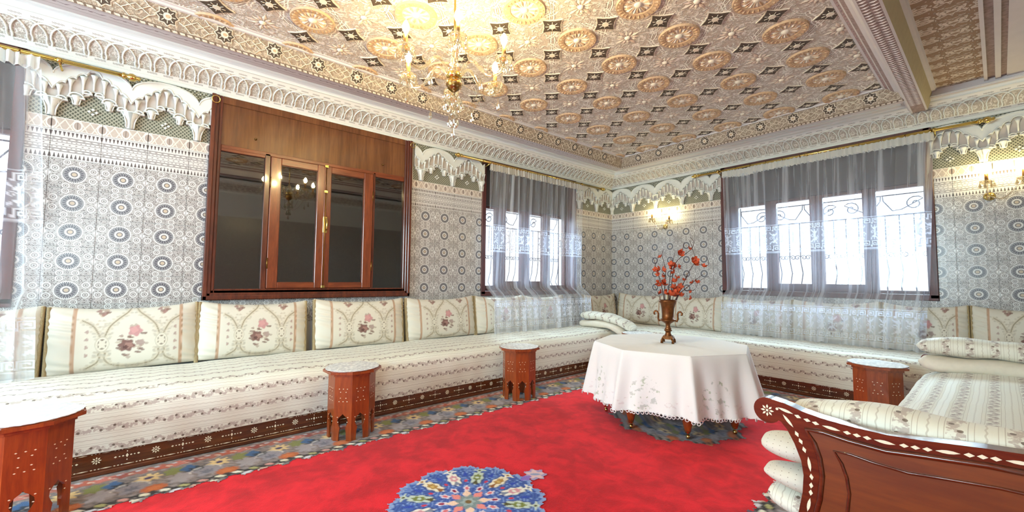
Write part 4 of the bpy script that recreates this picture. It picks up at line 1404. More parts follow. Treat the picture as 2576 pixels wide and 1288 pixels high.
def bolster(label, loc, rz, half_len, upper, lower, bend=None, drape=False):
    t = thing('folded_bolster', label, 'bolster', loc, rz, 'folded bolsters at the sofa ends')
    (hy, hz, zc, yo), (hy2, hz2, zc2, yo2) = upper, lower
    o = roll_mesh(half_len, hy, hz, FAB, bend=bend, seed=1).build('upper_fold', FAB, t, fix=True); o.location = (0, yo, zc)
    o = roll_mesh(half_len*.985, hy2, hz2, CREAMF, bend=bend, seed=2).build('lower_fold', CREAMF if 'scrolled' not in label else DOTTED, t, fix=True); o.location = (0, yo2, zc2)
    return t
bolster('double folded striped bolster at the far end of the right foreground sofa', (.07, 4.02, 0), 0, .46, (.105, .058, .625, 0), (.12, .052, .515, -.02))
NB = bolster('double folded bolster tucked behind the scrolled wooden end in the foreground', (.015, 1.665, 0), 0, .50, (.085, .060, .612, 0), (.09, .055, .497, 0))
bolster('curved folded bolster at the corner end of the left sofa', (-3.215, 4.265, 0), 0, .40, (.11, .050, .585, 0), (.10, .045, .490, -.03),
        bend=lambda x: -.10*max(0, x+.1)**2-.0*x)
# drooping ends of the near bolster's folds, seen beside the scrolled end
o = roll_mesh(.115, .080, .046, DOTTED, seed=4, endp=1.6, pw=2.0).build('hanging_fold', DOTTED, NB); o.location = (-.470, 0, .490)
o = roll_mesh(.110, .080, .042, DOTTED, seed=5, endp=1.6, pw=2.0).build('hanging_fold', DOTTED, NB); o.location = (-.468, .005, .395)
o = roll_mesh(.105, .080, .040, FAB, seed=6, endp=1.8, pw=2.0).build('hanging_fold', FAB, NB); o.location = (-.462, .0, .310)
# ---- cushions
def polyd(px, py, pts):
    d = np.full(px.shape, 9.0)
    for (x0, y0), (x1, y1) in zip(pts[:-1], pts[1:]):
        vx, vy = x1-x0, y1-y0
        t = np.clip(((px-x0)*vx+(py-y0)*vy)/(vx*vx+vy*vy+1e-9), 0, 1)
        d = np.minimum(d, np.hypot(px-x0-t*vx, py-y0-t*vy))
    return d
def smooth_curve(pts, n=6):
    pts = [np.array(p, float) for p in pts]
    out = []
    for i in range(len(pts)-1):
        p0 = pts[max(i-1, 0)]; p1 = pts[i]; p2 = pts[i+1]; p3 = pts[min(i+2, len(pts)-1)]
        for t in np.linspace(0, 1, n, endpoint=False):
            out.append(tuple(.5*((2*p1)+(-p0+p2)*t+(2*p0-5*p1+4*p2-p3)*t*t+(-p0+3*p1-3*p2+p3)*t**3)))
    out.append(tuple(pts[-1])); return out
def cushion_paint(u, v):
    """u, v in 0..1 -> linear rgb; drawn in units of cushion height"""
    A = 1.9
    x = (u-.54)*A; y = v
    col = np.tile(np.array(lin((214, 208, 194))), u.shape+(1,)).astype(float)
    def put(mask, c, a=1.0):
        m = np.clip(mask, 0, 1)[..., None]*a
        col[:] = col*(1-m)+np.array(lin(c))*m
    ax = np.abs(x)
    rng = np.random.default_rng(4)
    soft = lambda d, w, s=.006: np.clip((w-d)/s+.5, 0, 1)
    # pale scroll ground between the ogees
    c1 = smooth_curve([(.03, 1.02), (.08, .92), (.20, .80), (.29, .69), (.335, .57), (.345, .52)])
    c2 = smooth_curve([(.36, .31), (.335, .27), (.345, .22), (.33, .16), (.26, .09), (.12, .055), (0, .05)])
    c3 = smooth_curve([(.40, .52), (.43, .60), (.50, .72), (.62, .80)])
    c4 = smooth_curve([(.39, .31), (.415, .26), (.40, .21), (.44, .13), (.56, .06)])
    d = np.minimum.reduce([polyd(ax, y, c) for c in (c1, c2, c3, c4)])
    put(soft(d, .034, .02), (206, 196, 176), .8)
    put(soft(d, .010), (142, 128, 104), .85)
    # pale vine scrolls following the ogees
    for c in (c1, c2, c3, c4):
        pts = c[::2]
        for i, (qx, qy) in enumerate(pts):
            for sg in (-1, 1):
                rr = np.hypot((ax-qx-sg*.055-.01*math.sin(i*2.1))/.020, (y-qy+.02*math.cos(i*1.7))/.016)
                put(np.clip((1.0-rr)/.35+.5, 0, 1), ((192, 182, 164), (178, 170, 156))[i % 2], .6)
    # oval medallions
    r = np.hypot((ax-.375)/.085, (y-.415)/.125)
    put(soft(r, 1.0, .08), (190, 182, 164)); put(soft(r, .86, .08), (222, 214, 198)); put(soft(r, .66, .08), (128, 116, 100))
    an = np.arctan2(y-.415, ax-.375); put(soft(r, .55+.12*np.cos(an*6), .1), (214, 206, 190))
    # roses and leaves
    def blob(cx, cy, rx, ry, c, a=.9, lob=5, ph=0.0, amp=.16):
        dx, dy = (x-cx)/rx, (y-cy)/ry
        rr = np.hypot(dx, dy); th = np.arctan2(dy, dx)
        put(soft(rr, 1+amp*np.cos(th*lob+ph), .12), c, a)
    for _ in range(26):
        a = rng.uniform(0, 2*PI); q = rng.uniform(.05, .24)
        blob(q*math.cos(a)*.8, .43+q*math.sin(a)*1.15, .028, .02, random.Random(int(q*1e4)).choice([(168, 150, 136), (186, 172, 154), (150, 122, 112)]), .75, 3, a)
    blob(.03, .60, .085, .085, (190, 138, 138), .95, 5, .4); blob(.015, .615, .05, .05, (204, 152, 150), .9, 4, 1)
    blob(-.075, .37, .10, .09, (120, 84, 78), .95, 6, .7); blob(-.05, .37, .055, .045, (160, 122, 112), .9, 5, 2); blob(-.09, .345, .035, .03, (92, 62, 58), .9)
    blob(.10, .40, .055, .05, (164, 142, 134), .9, 5, 1)
    for cx, cy, ph in ((-.15, .47, .3), (-.17, .33, 1.3), (-.10, .22, 2.0), (.07, .25, .8), (.12, .29, 2.2), (-.03, .50, 1.0), (.14, .55, .2)):
        blob(cx, cy, .035, .022, (124, 96, 86), .85, 2, ph, .35)
    for cx in (-.39, .39):
        for k in range(9):
            a = k*.9; blob(cx+.08*math.cos(a)*(.5+.5*math.sin(k)), .93+.05*math.sin(a), .034, .026, ((150, 110, 104), (128, 98, 88), (186, 168, 150))[k % 3], .8, 3, a)
        for k in range(6):
            a = k*1.05; blob(cx+.05*math.cos(a), .74+.06*math.sin(a), .022, .016, (190, 178, 160), .7, 3, a)
    for s in (-1, 1):
        for k in range(4): blob(s*.56, .26+.12*k, .022, .026, (158, 124, 118), .7, 3, k)
    # ribbons and satin ends
    put(((u < .155) | (u > .885)).astype(float), (212, 206, 192))
    for uc in (.165, .875): put(soft(np.abs(u-uc), .013, .004), (184, 150, 124), .95)
    return col
def cushion_mesh(Wc=.76, Hc=.42, Tc=.135, nu=150, nv=84):
    def side(sgn, nu, nv):
        u = np.linspace(0, 1, nu+1); v = np.linspace(0, 1, nv+1)
        U, V = np.meshgrid(u, v)
        eu = (1-np.abs(2*U-1)**5)**.6; ev = (1-np.abs(2*V-1)**4)**.55
        th = Tc/2*eu*ev
        pin = 1-.05*(1-eu)*0-.035*(4*(U-.5)**2)*0
        X = (U-.5)*Wc*(1-.035*np.sin(V*PI)*0)
        Z = V*Hc+.020*(2*np.abs(U-.5))**3*(V**2)-.014*np.sin(U*PI)*(V**2)
        # satin pleats at the ends
        ends = ((U < .155) | (U > .885)).astype(float)*np.clip(1-np.abs(2*V-1)**6, 0, 1)
        pl = .0045*np.sin(V*46+3*np.sin(V*9)+U*25)*ends*(1 if sgn > 0 else 0)
        Y = -sgn*(th+pl)
        return np.stack([X, Y, Z], -1), U, V
    Fp, U, V = side(1, nu, nv)
    Bp, U2, V2 = side(-1, 24, 14)
    me = bpy.data.meshes.new('cushion_body')
    def faces(nu, nv, o, flip):
        idx = o+np.arange((nu+1)*(nv+1)).reshape(nv+1, nu+1)
        f = [idx[:-1, :-1], idx[:-1, 1:], idx[1:, 1:], idx[1:, :-1]]
        if flip: f = f[::-1]
        return np.stack(f, -1).reshape(-1, 4).tolist()
    verts = np.concatenate([Fp.reshape(-1, 3), Bp.reshape(-1, 3)])
    me.from_pydata(verts.tolist(), [], faces(nu, nv, 0, False)+faces(24, 14, len(Fp.reshape(-1, 3)), True))
    c = np.concatenate([cushion_paint(U, V).reshape(-1, 3), np.tile(np.array(lin((222, 214, 196))), (U2.size, 1))])
    at = me.color_attributes.new('paint', 'FLOAT_COLOR', 'POINT')
    at.data.foreach_set('color', np.concatenate([c, np.ones((len(c), 1))], 1).astype(np.float32).ravel())
    me.polygons.foreach_set('use_smooth', [True]*len(me.polygons))
    me.materials.append(CUSHF)
    return me
CUSH_ME = cushion_mesh()
def trim_mesh(Wc=.76, Hc=.42):
    b = MB()
    for s, dy in ((-1, -.008), (-1, .012)):
        pts = [(s*(Wc/2-.002), dy, z) for z in np.linspace(-.012, Hc+.012, 14)]
        b.tube(pts, .0105, 8)
    return b.mesh('braided_trim', TRIM)
TRIM_ME = trim_mesh()
def cushion(key, xc, label, w=.76, out=.147, z=.427, tilt=8, roll=0, yaw=0, h=1.0):
    loc, rz = WF[key]
    if key == 'A': p = (XA+out, xc, z)
    elif key == 'B': p = (xc, YB-out, z)
    else: p = (XC-out, -xc, z)
    t = thing('cushion', label, 'cushion', p, 0, 'brocade back cushions on the sofas')
    t.rotation_euler = (-math.radians(tilt), math.radians(roll), rz+math.radians(yaw))
    t.scale = (w/.76, 1, h)
    link('cushion_body', CUSH_ME, t)
    link('braided_trim', TRIM_ME, t)
    o = link('braided_trim', TRIM_ME, t); o.scale = (-1, 1, 1)
    return t
CUSH_A = [(-.975, .72, 'rose brocade cushion behind the lace curtain at the left edge', 0), (-.215, .745, 'large rose brocade cushion nearest the left curtain, left of the cabinet', -1.0),
          (.525, .735, 'rose brocade cushion under the left half of the glazed cabinet', 1.0), (1.37, .82, 'rose brocade cushion under the right half of the glazed cabinet', .6),
          (2.235, .82, 'rose brocade cushion just left of the narrow lace curtain', -.5), (3.03, .74, 'left one of the two cushions veiled by the narrow lace curtain', .5),
          (3.775, .70, 'right one of the two cushions veiled by the narrow lace curtain', 0), (4.93, .74, 'rose brocade cushion on the left wall in the corner beyond the curved bolster', 0)]
for k, (x, w, lab, r) in enumerate(CUSH_A): cushion('A', x, lab, w, roll=r, h=1.0 if k < 6 else .97)
CUSH_B = [(-3.36, .80, 'rose brocade cushion on the right wall next to the corner', 0), (-2.575, .70, 'rose brocade cushion left of the wide lace curtain behind the vase', 0),
          (-1.86, .74, 'left one of three cushions veiled by the wide lace curtain', .5), (-1.115, .73, 'middle one of three cushions veiled by the wide lace curtain', -.5),
          (-.462, .555, 'right one of three cushions veiled by the wide lace curtain', 0), (.122, .585, 'rose brocade cushion at the right edge above the folded bolster', 0)]
for k, (x, w, lab, r) in enumerate(CUSH_B): cushion('B', x, lab, w, roll=r, out=.147 if k < 4 else .15)
# ------------------------------------------------------------------ rug
RUG = thing('rug', 'large bright red rug with a blue medallion and a patterned floral border', 'rug')
RX0, RX1, RY1 = -2.650, -0.770, 4.12            # edges of the red field
MB().box(-3.40, 0.30, -2.6, 4.90, -0.0115, -0.0030).build('field', RUGRED, RUG)
def painted_grid(name, x0, x1, y0, y1, step, z, keep, paint, relief=0.0015):
    nx, ny = int((x1-x0)/step), int((y1-y0)/step)
    X, Y = np.meshgrid(np.linspace(x0, x1, nx+1), np.linspace(y0, y1, ny+1))
    K = keep(X, Y)
    C = paint(X, Y)
    idx = np.arange(X.size).reshape(X.shape)
    kf = K[:-1, :-1] & K[1:, :-1] & K[:-1, 1:] & K[1:, 1:]
    F = np.stack([idx[:-1, :-1], idx[:-1, 1:], idx[1:, 1:], idx[1:, :-1]], -1)[kf]
    Z = np.full(X.shape, z)+relief*(C.mean(-1) > .25)
    used = np.unique(F); remap = np.full(X.size, -1); remap[used] = np.arange(len(used))
    me = bpy.data.meshes.new(name)
    me.from_pydata(np.stack([X.ravel(), Y.ravel(), Z.ravel()], -1)[used].tolist(), [], remap[F].tolist())
    at = me.color_attributes.new('paint', 'FLOAT_COLOR', 'POINT')
    c = C.reshape(-1, 3)[used]
    at.data.foreach_set('color', np.concatenate([c, np.ones((len(c), 1))], 1).astype(np.float32).ravel())
    me.materials.append(RUGV)
    return link(name, me, RUG)
class Canvas:
    def __init__(s, x, y, base): s.x, s.y = x, y; s.c = np.tile(np.array(lin(base)), x.shape+(1,)).astype(float)
    def put(s, m, c, a=1.0):
        m = np.clip(m, 0, 1)[..., None]*a; s.c[:] = s.c*(1-m)+np.array(lin(c))*m
    def blob(s, cx, cy, rx, ry, c, a=1.0, lob=0, amp=.15, ph=0.0, rot=0.0, soft=.18):
        r0 = max(rx, ry)*1.5
        dx, dy = s.x-cx, s.y-cy
        ca, sa = math.cos(rot), math.sin(rot)
        ex, ey = (dx*ca+dy*sa)/rx, (-dx*sa+dy*ca)/ry
        rr = np.hypot(ex, ey); th = np.arctan2(ey, ex)
        s.put((1+(amp*np.cos(th*lob+ph) if lob else 0)-rr)/soft+.5, c, a)
def border_paint(S, T):
    """S: distance from the red edge outwards (0 = at the red), T: along"""
    cv = Canvas(S, T, (132, 120, 116))
    rng = np.random.default_rng(21)
    n1 = np.sin(S*90+np.sin(T*40)*2)*np.sin(T*83+np.sin(S*60)*2)
    cv.put((n1 > .35).astype(float), (166, 154, 152), .55); cv.put((n1 < -.55).astype(float), (96, 90, 96), .6)
    t0, t1 = T.min(), T.max()
    P = .30
    k = math.floor(t0/P)-1
    while k*P < t1+P:
        b = k*P
        # outer red-brown guard with small cream ticks
        for q in range(4):
            y = b+q*P/4
            cv.blob(.405, y, .035, .045, ((182, 88, 62), (200, 112, 98), (150, 66, 52), (170, 96, 80))[q], .9, 5, .2, q)
            cv.blob(.40, y+.03, .010, .018, (222, 200, 180), .9, 0, rot=.6); cv.blob(.425, y-.02, .009, .014, (196, 206, 214), .8)
        # main band
        cv.blob(.30, b+.05, .050, .040, (128, 132, 72), .95, 6, .14, 1); cv.blob(.295, b+.115, .045, .035, (60, 96, 142), .95, 4, .2)
        cv.blob(.255, b+.15, .040, .042, (52, 54, 58), .9, 8, .3); cv.blob(.255, b+.15, .016, .018, (150, 152, 158), .95)
        cv.blob(.285, b+.25, .048, .046, (226, 198, 142), .95, 8, .28, .3); cv.blob(.285, b+.25, .018, .018, (78, 62, 96), 1)
        cv.blob(.20, b+.20, .060, .065, (150, 146, 156), .85, 5, .2); cv.blob(.19, b+.19, .024, .026, (112, 112, 124), .9, 6, .3)
        cv.blob(.19, b+.08, .060, .050, (168, 160, 164), .8, 6, .22, 1)
        rr = np.abs(np.hypot(S-.20, T-(b+.185))-.070); cv.put((.005-rr)/.003*(S > .20), (214, 206, 200), .9)
        cv.blob(.135, b+.275, .042, .052, (188, 98, 48), .95, 10, .08)
        cv.blob(.135, b+.275, .025, .030, (204, 116, 62), .8, 7, .2)
        # inner chain of dark and white leaves
        for q in range(4):
            y = b+q*P/4
            cv.blob(.075, y+.02, .030, .040, (44, 36, 32), .95, 4, .25, q); cv.blob(.078, y+.016, .014, .024, ((232, 226, 208), (170, 164, 110), (206, 150, 140), (224, 216, 190))[q], 1, rot=.5)
            cv.blob(.040, y+.055, .016, .026, ((214, 208, 214), (216, 172, 150), (226, 214, 196), (96, 76, 92))[q], 1, rot=-.5)
        for q in range(5):
            y = b+P*.30+q*.022
            cv.blob(.018, y, .026, .008, ((236, 228, 232), (98, 82, 112), (230, 196, 186), (128, 112, 140), (240, 232, 226))[q], 1, rot=.55)
        k += 1
    return cv.c
def edge_wave(T): return .030*np.abs(np.sin(T*PI/.15))+.012*np.sin(T*61)+.006*np.sin(T*173)
bz = -0.0012
painted_grid('border', -3.10, RX0+.06, -0.9, 4.9, .0095, bz, lambda X, Y: X < RX0+edge_wave(Y), lambda X, Y: border_paint(RX0+.045-X, Y))
painted_grid('border', RX0+.02, RX1-.02, RY1-.06, 4.58, .0105, bz, lambda X, Y: Y > RY1-edge_wave(X), lambda X, Y: border_paint(Y-(RY1-.045), X))
painted_grid('border', RX1-.06, -.34, 0.9, 4.58, .0105, bz, lambda X, Y: X > RX1-edge_wave(Y), lambda X, Y: border_paint(X-(RX1-.045), Y))
MC = (-1.650, 1.120)
def med_r(th): return .335+.038*np.abs(np.cos(th*6))**.6+.007*np.sin(th*48)+.004*np.sin(th*97+1)
def med_keep(X, Y):
    dx, dy = X-MC[0], Y-MC[1]
    r, th = np.hypot(dx, dy), np.arctan2(dy, dx)
    pal = np.zeros(X.shape, bool)
    for s in (-1, 1):
        ex, ey = dx/.060, (dy-s*.43)/.060
        rr, t2 = np.hypot(ex, ey), np.arctan2(ey, ex)
        pal |= rr < 1+.15*np.cos(t2*7)
        pal |= (np.abs(dx) < .022) & (s*dy > .30) & (s*dy < .42)
    return (r < med_r(th)) | pal
def med_paint(X, Y):
    dx, dy = X-MC[0], Y-MC[1]
    r, th = np.hypot(dx, dy), np.arctan2(dy, dx)
    cv = Canvas(dx, dy, (72, 98, 166))
    wv = np.sin(dx*150+np.sin(dy*90)*2)*np.sin(dy*140+np.sin(dx*80)*2)
    cv.put((wv > .45).astype(float), (150, 172, 212), .6); cv.put((wv < -.5).astype(float), (44, 62, 140), .7)
    edge = med_r(th)-r
    cv.put((.016-np.abs(edge-.014))/.006, (158, 178, 216), .6*(1)); cv.put((.006-edge)/.004, (196, 160, 190), .7)
    for k in range(12):
        a = PI*k/6+PI/12; ca, sa = math.cos(a), math.sin(a)
        ro = a
        pal = ((236, 224, 196), (196, 206, 190), (240, 232, 216))[k % 3]; inn = ((176, 134, 66), (122, 128, 58), (214, 150, 156))[k % 3]; dk = ((150, 92, 40), (84, 78, 34), (128, 132, 150))[k % 3]
        P = lambda q, o=0: (q*ca-o*sa, q*sa+o*ca)
        cx, cy = P(.235); cv.blob(cx, cy, .075, .037, (50, 62, 120), 1, 0, rot=ro); cv.blob(cx, cy, .068, .031, pal, 1, 8, .12, rot=ro)
        cx, cy = P(.240); cv.blob(cx, cy, .034, .020, inn, 1, 6, .15, rot=ro); cx, cy = P(.185); cv.blob(cx, cy, .018, .012, dk, 1, 3, .2, rot=ro)
        cx, cy = P(.238); cv.blob(cx, cy, .012, .009, pal if k % 3 else (206, 168, 96), 1)
        cx, cy = P(.318); cv.blob(cx, cy, .014, .030, pal, 1, 4, .3, rot=ro); cv.blob(cx, cy, .008, .009, dk, 1)
        a2 = a+PI/12; q = .205; cx, cy = q*math.cos(a2), q*math.sin(a2)
        cv.blob(cx, cy, .013, .009, (206, 56, 80), 1, 0, rot=a2); q = .275; cx, cy = q*math.cos(a2), q*math.sin(a2)
        cv.blob(cx, cy, .022, .010, (44, 70, 170), 1, 3, .2, rot=a2)
    for k in range(12):
        a = PI*k/6; q = .125
        cv.blob(q*math.cos(a), q*math.sin(a), .026, .015, (232, 214, 220), 1, 5, .18, rot=a); cv.blob(q*math.cos(a), q*math.sin(a), .015, .009, ((150, 28, 66), (220, 110, 116))[k % 2], 1, rot=a)
    for k in range(8):
        a = PI*k/4+.3; cv.blob(.072*math.cos(a), .072*math.sin(a), .030, .018, ((236, 140, 130), (244, 206, 178))[k % 2], 1, 4, .15, rot=a)
    cv.blob(0, 0, .056, .056, (128, 142, 140), 1, 8, .15); cv.blob(0, 0, .030, .030, (158, 170, 166), 1, 6, .2); cv.blob(0, 0, .016, .016, (120, 92, 44), 1)
    for s in (-1, 1):
        cv.blob(0, s*.43, .062, .062, (170, 152, 190), 1, 7, .15); cv.blob(0, s*.43, .044, .040, (226, 190, 190), 1, 5, .3); cv.blob(0, s*.43, .028, .012, (150, 158, 190), 1, rot=.9)
        cv.blob(0, s*.365, .024, .03, (140, 110, 190), 1, 4, .2)
    return cv.c
painted_grid('medallion', MC[0]-.40, MC[0]+.40, MC[1]-.52, MC[1]+.52, .0052, bz+.0004, med_keep, med_paint)
# half medallion of darker flowers under the white-clothed table
MC2 = (-1.62, 2.98)
def m2k(X, Y):
    dx, dy = X-MC2[0], Y-MC2[1]; r, th = np.hypot(dx, dy), np.arctan2(dy, dx)
    return r < .46+.03*np.cos(th*10)+.012*np.sin(th*37)
painted_grid('medallion', MC2[0]-.5, MC2[0]+.5, MC2[1]-.5, MC2[1]+.5, .012, bz+.0004, m2k, lambda X, Y: border_paint(.10+.25*np.sin(np.hypot(X-MC2[0], Y-MC2[1])*7)**2, Y*1.0+X))

# ------------------------------------------------------------------ octagonal side tables
def oct_pts(r, ph=PI/8): return [(r*math.cos(ph+PI/4*k), r*math.sin(ph+PI/4*k)) for k in range(8)]
RB, HT = .150, .430
apo = RB*math.cos(PI/8); sw = 2*RB*math.sin(PI/8)
def side_panel_mesh():
    h = sw/2
    arch = [(.62*h*.72, 0.0), (.44*h*.9, .055), (.34*h*.9, .082), (.52*h*.9, .100), (.60*h, .118), (.56*h, .138), (.36*h, .152), (.12*h, .163), (0, .172)]
    half = [(h, HT-.012), (h, 0.0)]+arch
    poly = [(-x, z) for x, z in half[::-1]]+half[::-1][::-1]
    # closed outline: up the left side, across the top, down the right, along the arch
    out = [(-h, 0), (-h, HT-.012), (h, HT-.012), (h, 0)]+arch+[(-x, z) for x, z in arch[::-1][1:]]
    b = MB().prism(out, 0.0, .012, 'y')
    return b
PANEL_ME = side_panel_mesh().mesh('side_panel', TABLEW); fixn(PANEL_ME)
dots = MB()
for x, z in ((-.026, .330), (0, .330), (.026, .330), (-.018, .310), (.018, .310), (-.018, .272), (.018, .272), (-.026, .250), (0, .250), (.026, .250), (-.034, .150), (.034, .150), (-.030, .120), (.030, .120)):
    dots.prism([(x-.0042, z), (x, z-.0026), (x+.0042, z), (x, z+.0026)], -.0010, 0, 'y')
DOT_ME = dots.mesh('pearl_inlay', PEARL)
def table_top():
    b = MB()
    o1, o2 = oct_pts(.186), oct_pts(.178)
    b.prism(o1, HT-.004, HT+.012, 'z'); b.prism(o2, HT+.012, HT+.016, 'z'); b.prism(oct_pts(.158), HT-.022, HT-.004, 'z')
    return b.mesh('table_top', TABLEW)
TOP_ME = table_top(); fixn(TOP_ME)
def doily_mesh(R=.170):
    b = MB(); n = 64
    v = [(0, 0, .004)]; 
    rings = ((.5, .0035), (.8, .003), (.93, .003), (1.0, .0022))
    for f, z in rings:
        for k in range(n):
            a = 2*PI*k/n; r = R*f*(1+(.022*abs(math.sin(a*16)) if f > .9 else 0)+.015*math.cos(8*a)*f)
            v.append((r*math.cos(a), r*math.sin(a), z+.0012*math.sin(a*7+f*9)))
    f = [(0, 1+k, 1+(k+1) % n) for k in range(n)]
    for q in range(len(rings)-1):
        for k in range(n): f.append((1+q*n+k, 1+(q+1)*n+k, 1+(q+1)*n+(k+1) % n, 1+q*n+(k+1) % n))
    b.add(v, f, 0, True)
    # lower rim gives the linen thickness
    b.add([(x, y, .0) for x, y, z in v[1+3*n:]]+[p for p in v[1+3*n:]], [(k, (k+1) % n, n+(k+1) % n, n+k) for k in range(n)], 0)
    return b.mesh('doily', M('white_lace_linen', lambda g: g.surf(g.bsdf(g.mix(g.smooth(g.noise(g.tc('Object'), 45, 3), .45, .6), lin((206, 206, 208)), lin((238, 238, 236))), .8, 0, g.bump(g.noise(g.tc('Object'), 45, 3), .6, .004)))))
DOILY_ME = doily_mesh()
SIDE = [((-2.720, -0.455), 10, 'octagonal inlaid side table cut by the left edge of the photo', 'white lace doily on the side table at the left edge'),
        ((-2.865, 0.975), 4, 'octagonal inlaid side table in front of the long sofa, below the cabinet', 'white lace doily on the side table below the cabinet'),
        ((-2.815, 2.440), 16, 'octagonal inlaid side table left of the white-clothed table', 'white lace doily on the side table left of the clothed table'),
        ((-0.615, 4.075), 8, 'octagonal inlaid side table on the right, behind the striped foreground sofa', 'white lace doily on the side table on the right'),
        ((-2.700, 4.150), 0, 'octagonal side table in the corner, mostly hidden by the clothed table', 'white lace doily in the corner behind the clothed table')]
for (x, y), ang, lab, lab2 in SIDE:
    t = thing('side_table', lab, 'side table', (x, y, 0), math.radians(ang), 'octagonal inlaid side tables')
    link('table_top', TOP_ME, t)
    for k in range(8):
        a = PI/4*k
        p = link('side_panel', PANEL_ME, t, (apo*math.cos(a), apo*math.sin(a), 0), a+PI/2)
        link('pearl_inlay', DOT_ME, p)['kind'] = 'stuff'
    d = tag(link('doily', DOILY_ME, None, (x, y, HT+.0165), math.radians(ang)), lab2, 'doily', 'white lace doilies on the side tables')

# ------------------------------------------------------------------ clothed octagonal table
TC_ = (-1.700, 3.045); TZ = .555; TR = .575
PHI = math.radians(42)
TT = thing('octagonal_table', 'octagonal wooden table on brass casters under a white cloth', 'table', (TC_[0], TC_[1], 0), PHI)
MB().prism(oct_pts(TR-.006, 0), TZ-.03, TZ-.003, 'z').build('table_top', TABLEW, TT)
MB().prism(oct_pts(TR-.08, 0), TZ-.10, TZ-.03, 'z').build('apron', TABLEW, TT)
for k in range(8):
    a = PI/4*k
    x, y = (TR-.085)*math.cos(a), (TR-.085)*math.sin(a)
    lg = MB().lathe([(0, .050), (.020, .050), (.024, .07), (.034, .11), (.028, .14), (.030, .20), (.032, .40), (.032, TZ-.09), (0, TZ-.09)], 10, (x, y, 0)).build('leg', TABLEW, TT)
    MB().lathe([(0, .062), (.017, .062), (.017, .040), (.010, .036), (0, .036)], 10, (x, y, 0)).tube([(x-.010, y, .015), (x+.010, y, .015)], .015, 12).build('caster', BRASS, lg)
def octr(th):
    t = (th % (PI/4))-PI/8
    return TR*math.cos(PI/8)/math.cos(t)
def cloth():
    b = MB(); n = 320
    drop = .395
    zs = np.concatenate([[0, .006, .016], np.linspace(.05, drop, 16)])
    def ring(v):
        pts = []
        for k in range(n):
            th = 2*PI*k/n
            r = octr(th)
            e = abs(((th+PI/8) % (PI/4))-PI/8)/(PI/8)          # 0 at a corner, 1 mid side
            f = v/drop
            corner = math.exp(-(e/.16)**2)
            fold = .014*f*math.sin(th*23+1.5*math.sin(th*5))+.010*f*math.sin(th*11+1)
            rr = r+(.004 if v < .01 else .008)+f*(.050+.055*corner-.020*math.exp(-((e-.32)/.16)**2))+fold*f
            z = TZ+.004-v
            if f > .97: z -= .008*abs(math.sin(th*60))
            z += (.012*f*math.sin(th*3+.7))
            pts.append((rr*math.cos(th), rr*math.sin(th), z))
        return pts
    top = [(0, 0, TZ+.004)]
    rr = []
    for f in (.4, .8, .985):
        rr.append([(octr(2*PI*k/n)*f*math.cos(2*PI*k/n), octr(2*PI*k/n)*f*math.sin(2*PI*k/n), TZ+.004+.0012*math.sin(k*.3+f*5)*f) for k in range(n)])
    rr += [ring(v) for v in zs]
    v = top+[p for r in rr for p in r]
    per = 2*PI*TR
    uv = [(0, -.5)]+[(per*k/n, q) for q in [-.3, -.15, -.05]+list(zs) for k in range(n)]
    f = [(0, 1+k, 1+(k+1) % n) for k in range(n)]
    Q = lambda a, c: [(1+q*n+k, 1+(q+1)*n+k, 1+(q+1)*n+(k+1) % n, 1+q*n+(k+1) % n) for q in range(a, c) for k in range(n)]
    b.add(v, f+Q(0, 4), 0, False, uv)            # flat top, crisp at the table edge
    b.add(v, Q(4, len(rr)-1), 0, True, uv)
    return b
CL = cloth().build('tablecloth', CLOTHP, None, (TC_[0], TC_[1], 0), PHI, fix=False)
tag(CL, 'white embroidered tablecloth with scalloped hem draped over the octagonal table', 'tablecloth')
# scalloped lace edging: small eyelets along the hem
hem = MB(); n = 150
for k in range(n):
    th = 2*PI*k/n
    e = abs(((th+PI/8) % (PI/4))-PI/8)/(PI/8)
    corner = math.exp(-(e/.16)**2)
    fold = .014*math.sin(th*23+1.5*math.sin(th*5))+.010*math.sin(th*11+1)
    rr = octr(th)+.008+.050+.055*corner-.020*math.exp(-((e-.32)/.16)**2)+fold
    z = TZ+.004-.395+.012*math.sin(th*3+.7)-.008
    ct, st_ = math.cos(th), math.sin(th)
    hem.tube([(rr*ct-st_*.011*math.cos(a), rr*st_+ct*.011*math.cos(a), z+.011*math.sin(a)) for a in np.linspace(0, 2*PI, 9)[:-1]], .0034, 4, closed=True)
hm = hem.build('lace_edging', CLOTH, CL); hm['kind'] = 'stuff'

# ------------------------------------------------------------------ urn and dried branches
UX, UY, UZ = -1.706, 3.043, TZ+.0055
URN = thing('urn_vase', 'brown bronze urn with two scroll handles on the white tablecloth', 'vase', (UX, UY, UZ), math.radians(20))
BRONZE = plain('brown_bronze', (128, 76, 36), .35, .75, nscale=45, namt=.25, bump=.4)
MB().lathe([(0, .100), (.012, .100), (.018, .094), (.026, .108), (.019, .122), (.016, .135), (.020, .150), (.052, .170), (.061, .178), (.060, .184), (.046, .188), (.044, .22), (.048, .27), (.056, .312),
            (.066, .322), (.068, .334), (.062, .338), (.056, .330), (.050, .30), (.042, .20), (.0, .19)], 24).build('bowl', BRONZE, URN)
MB().lathe([(0, .050), (.030, .048), (.026, .062), (.020, .075), (.022, .090), (.030, .094), (.030, .102), (.018, .108), (0, .108)], 20).build('stem', BRONZE, URN)
pb = MB()
pb.prism([(.048*math.cos(PI/4+PI/2*k)*1.2, .048*math.sin(PI/4+PI/2*k)*1.2) for k in range(4)], .030, .046, 'z')
pb.prism([(.040*math.cos(PI/4+PI/2*k)*1.2, .040*math.sin(PI/4+PI/2*k)*1.2) for k in range(4)], .046, .056, 'z')
pb.build('plinth', BRONZE, URN)
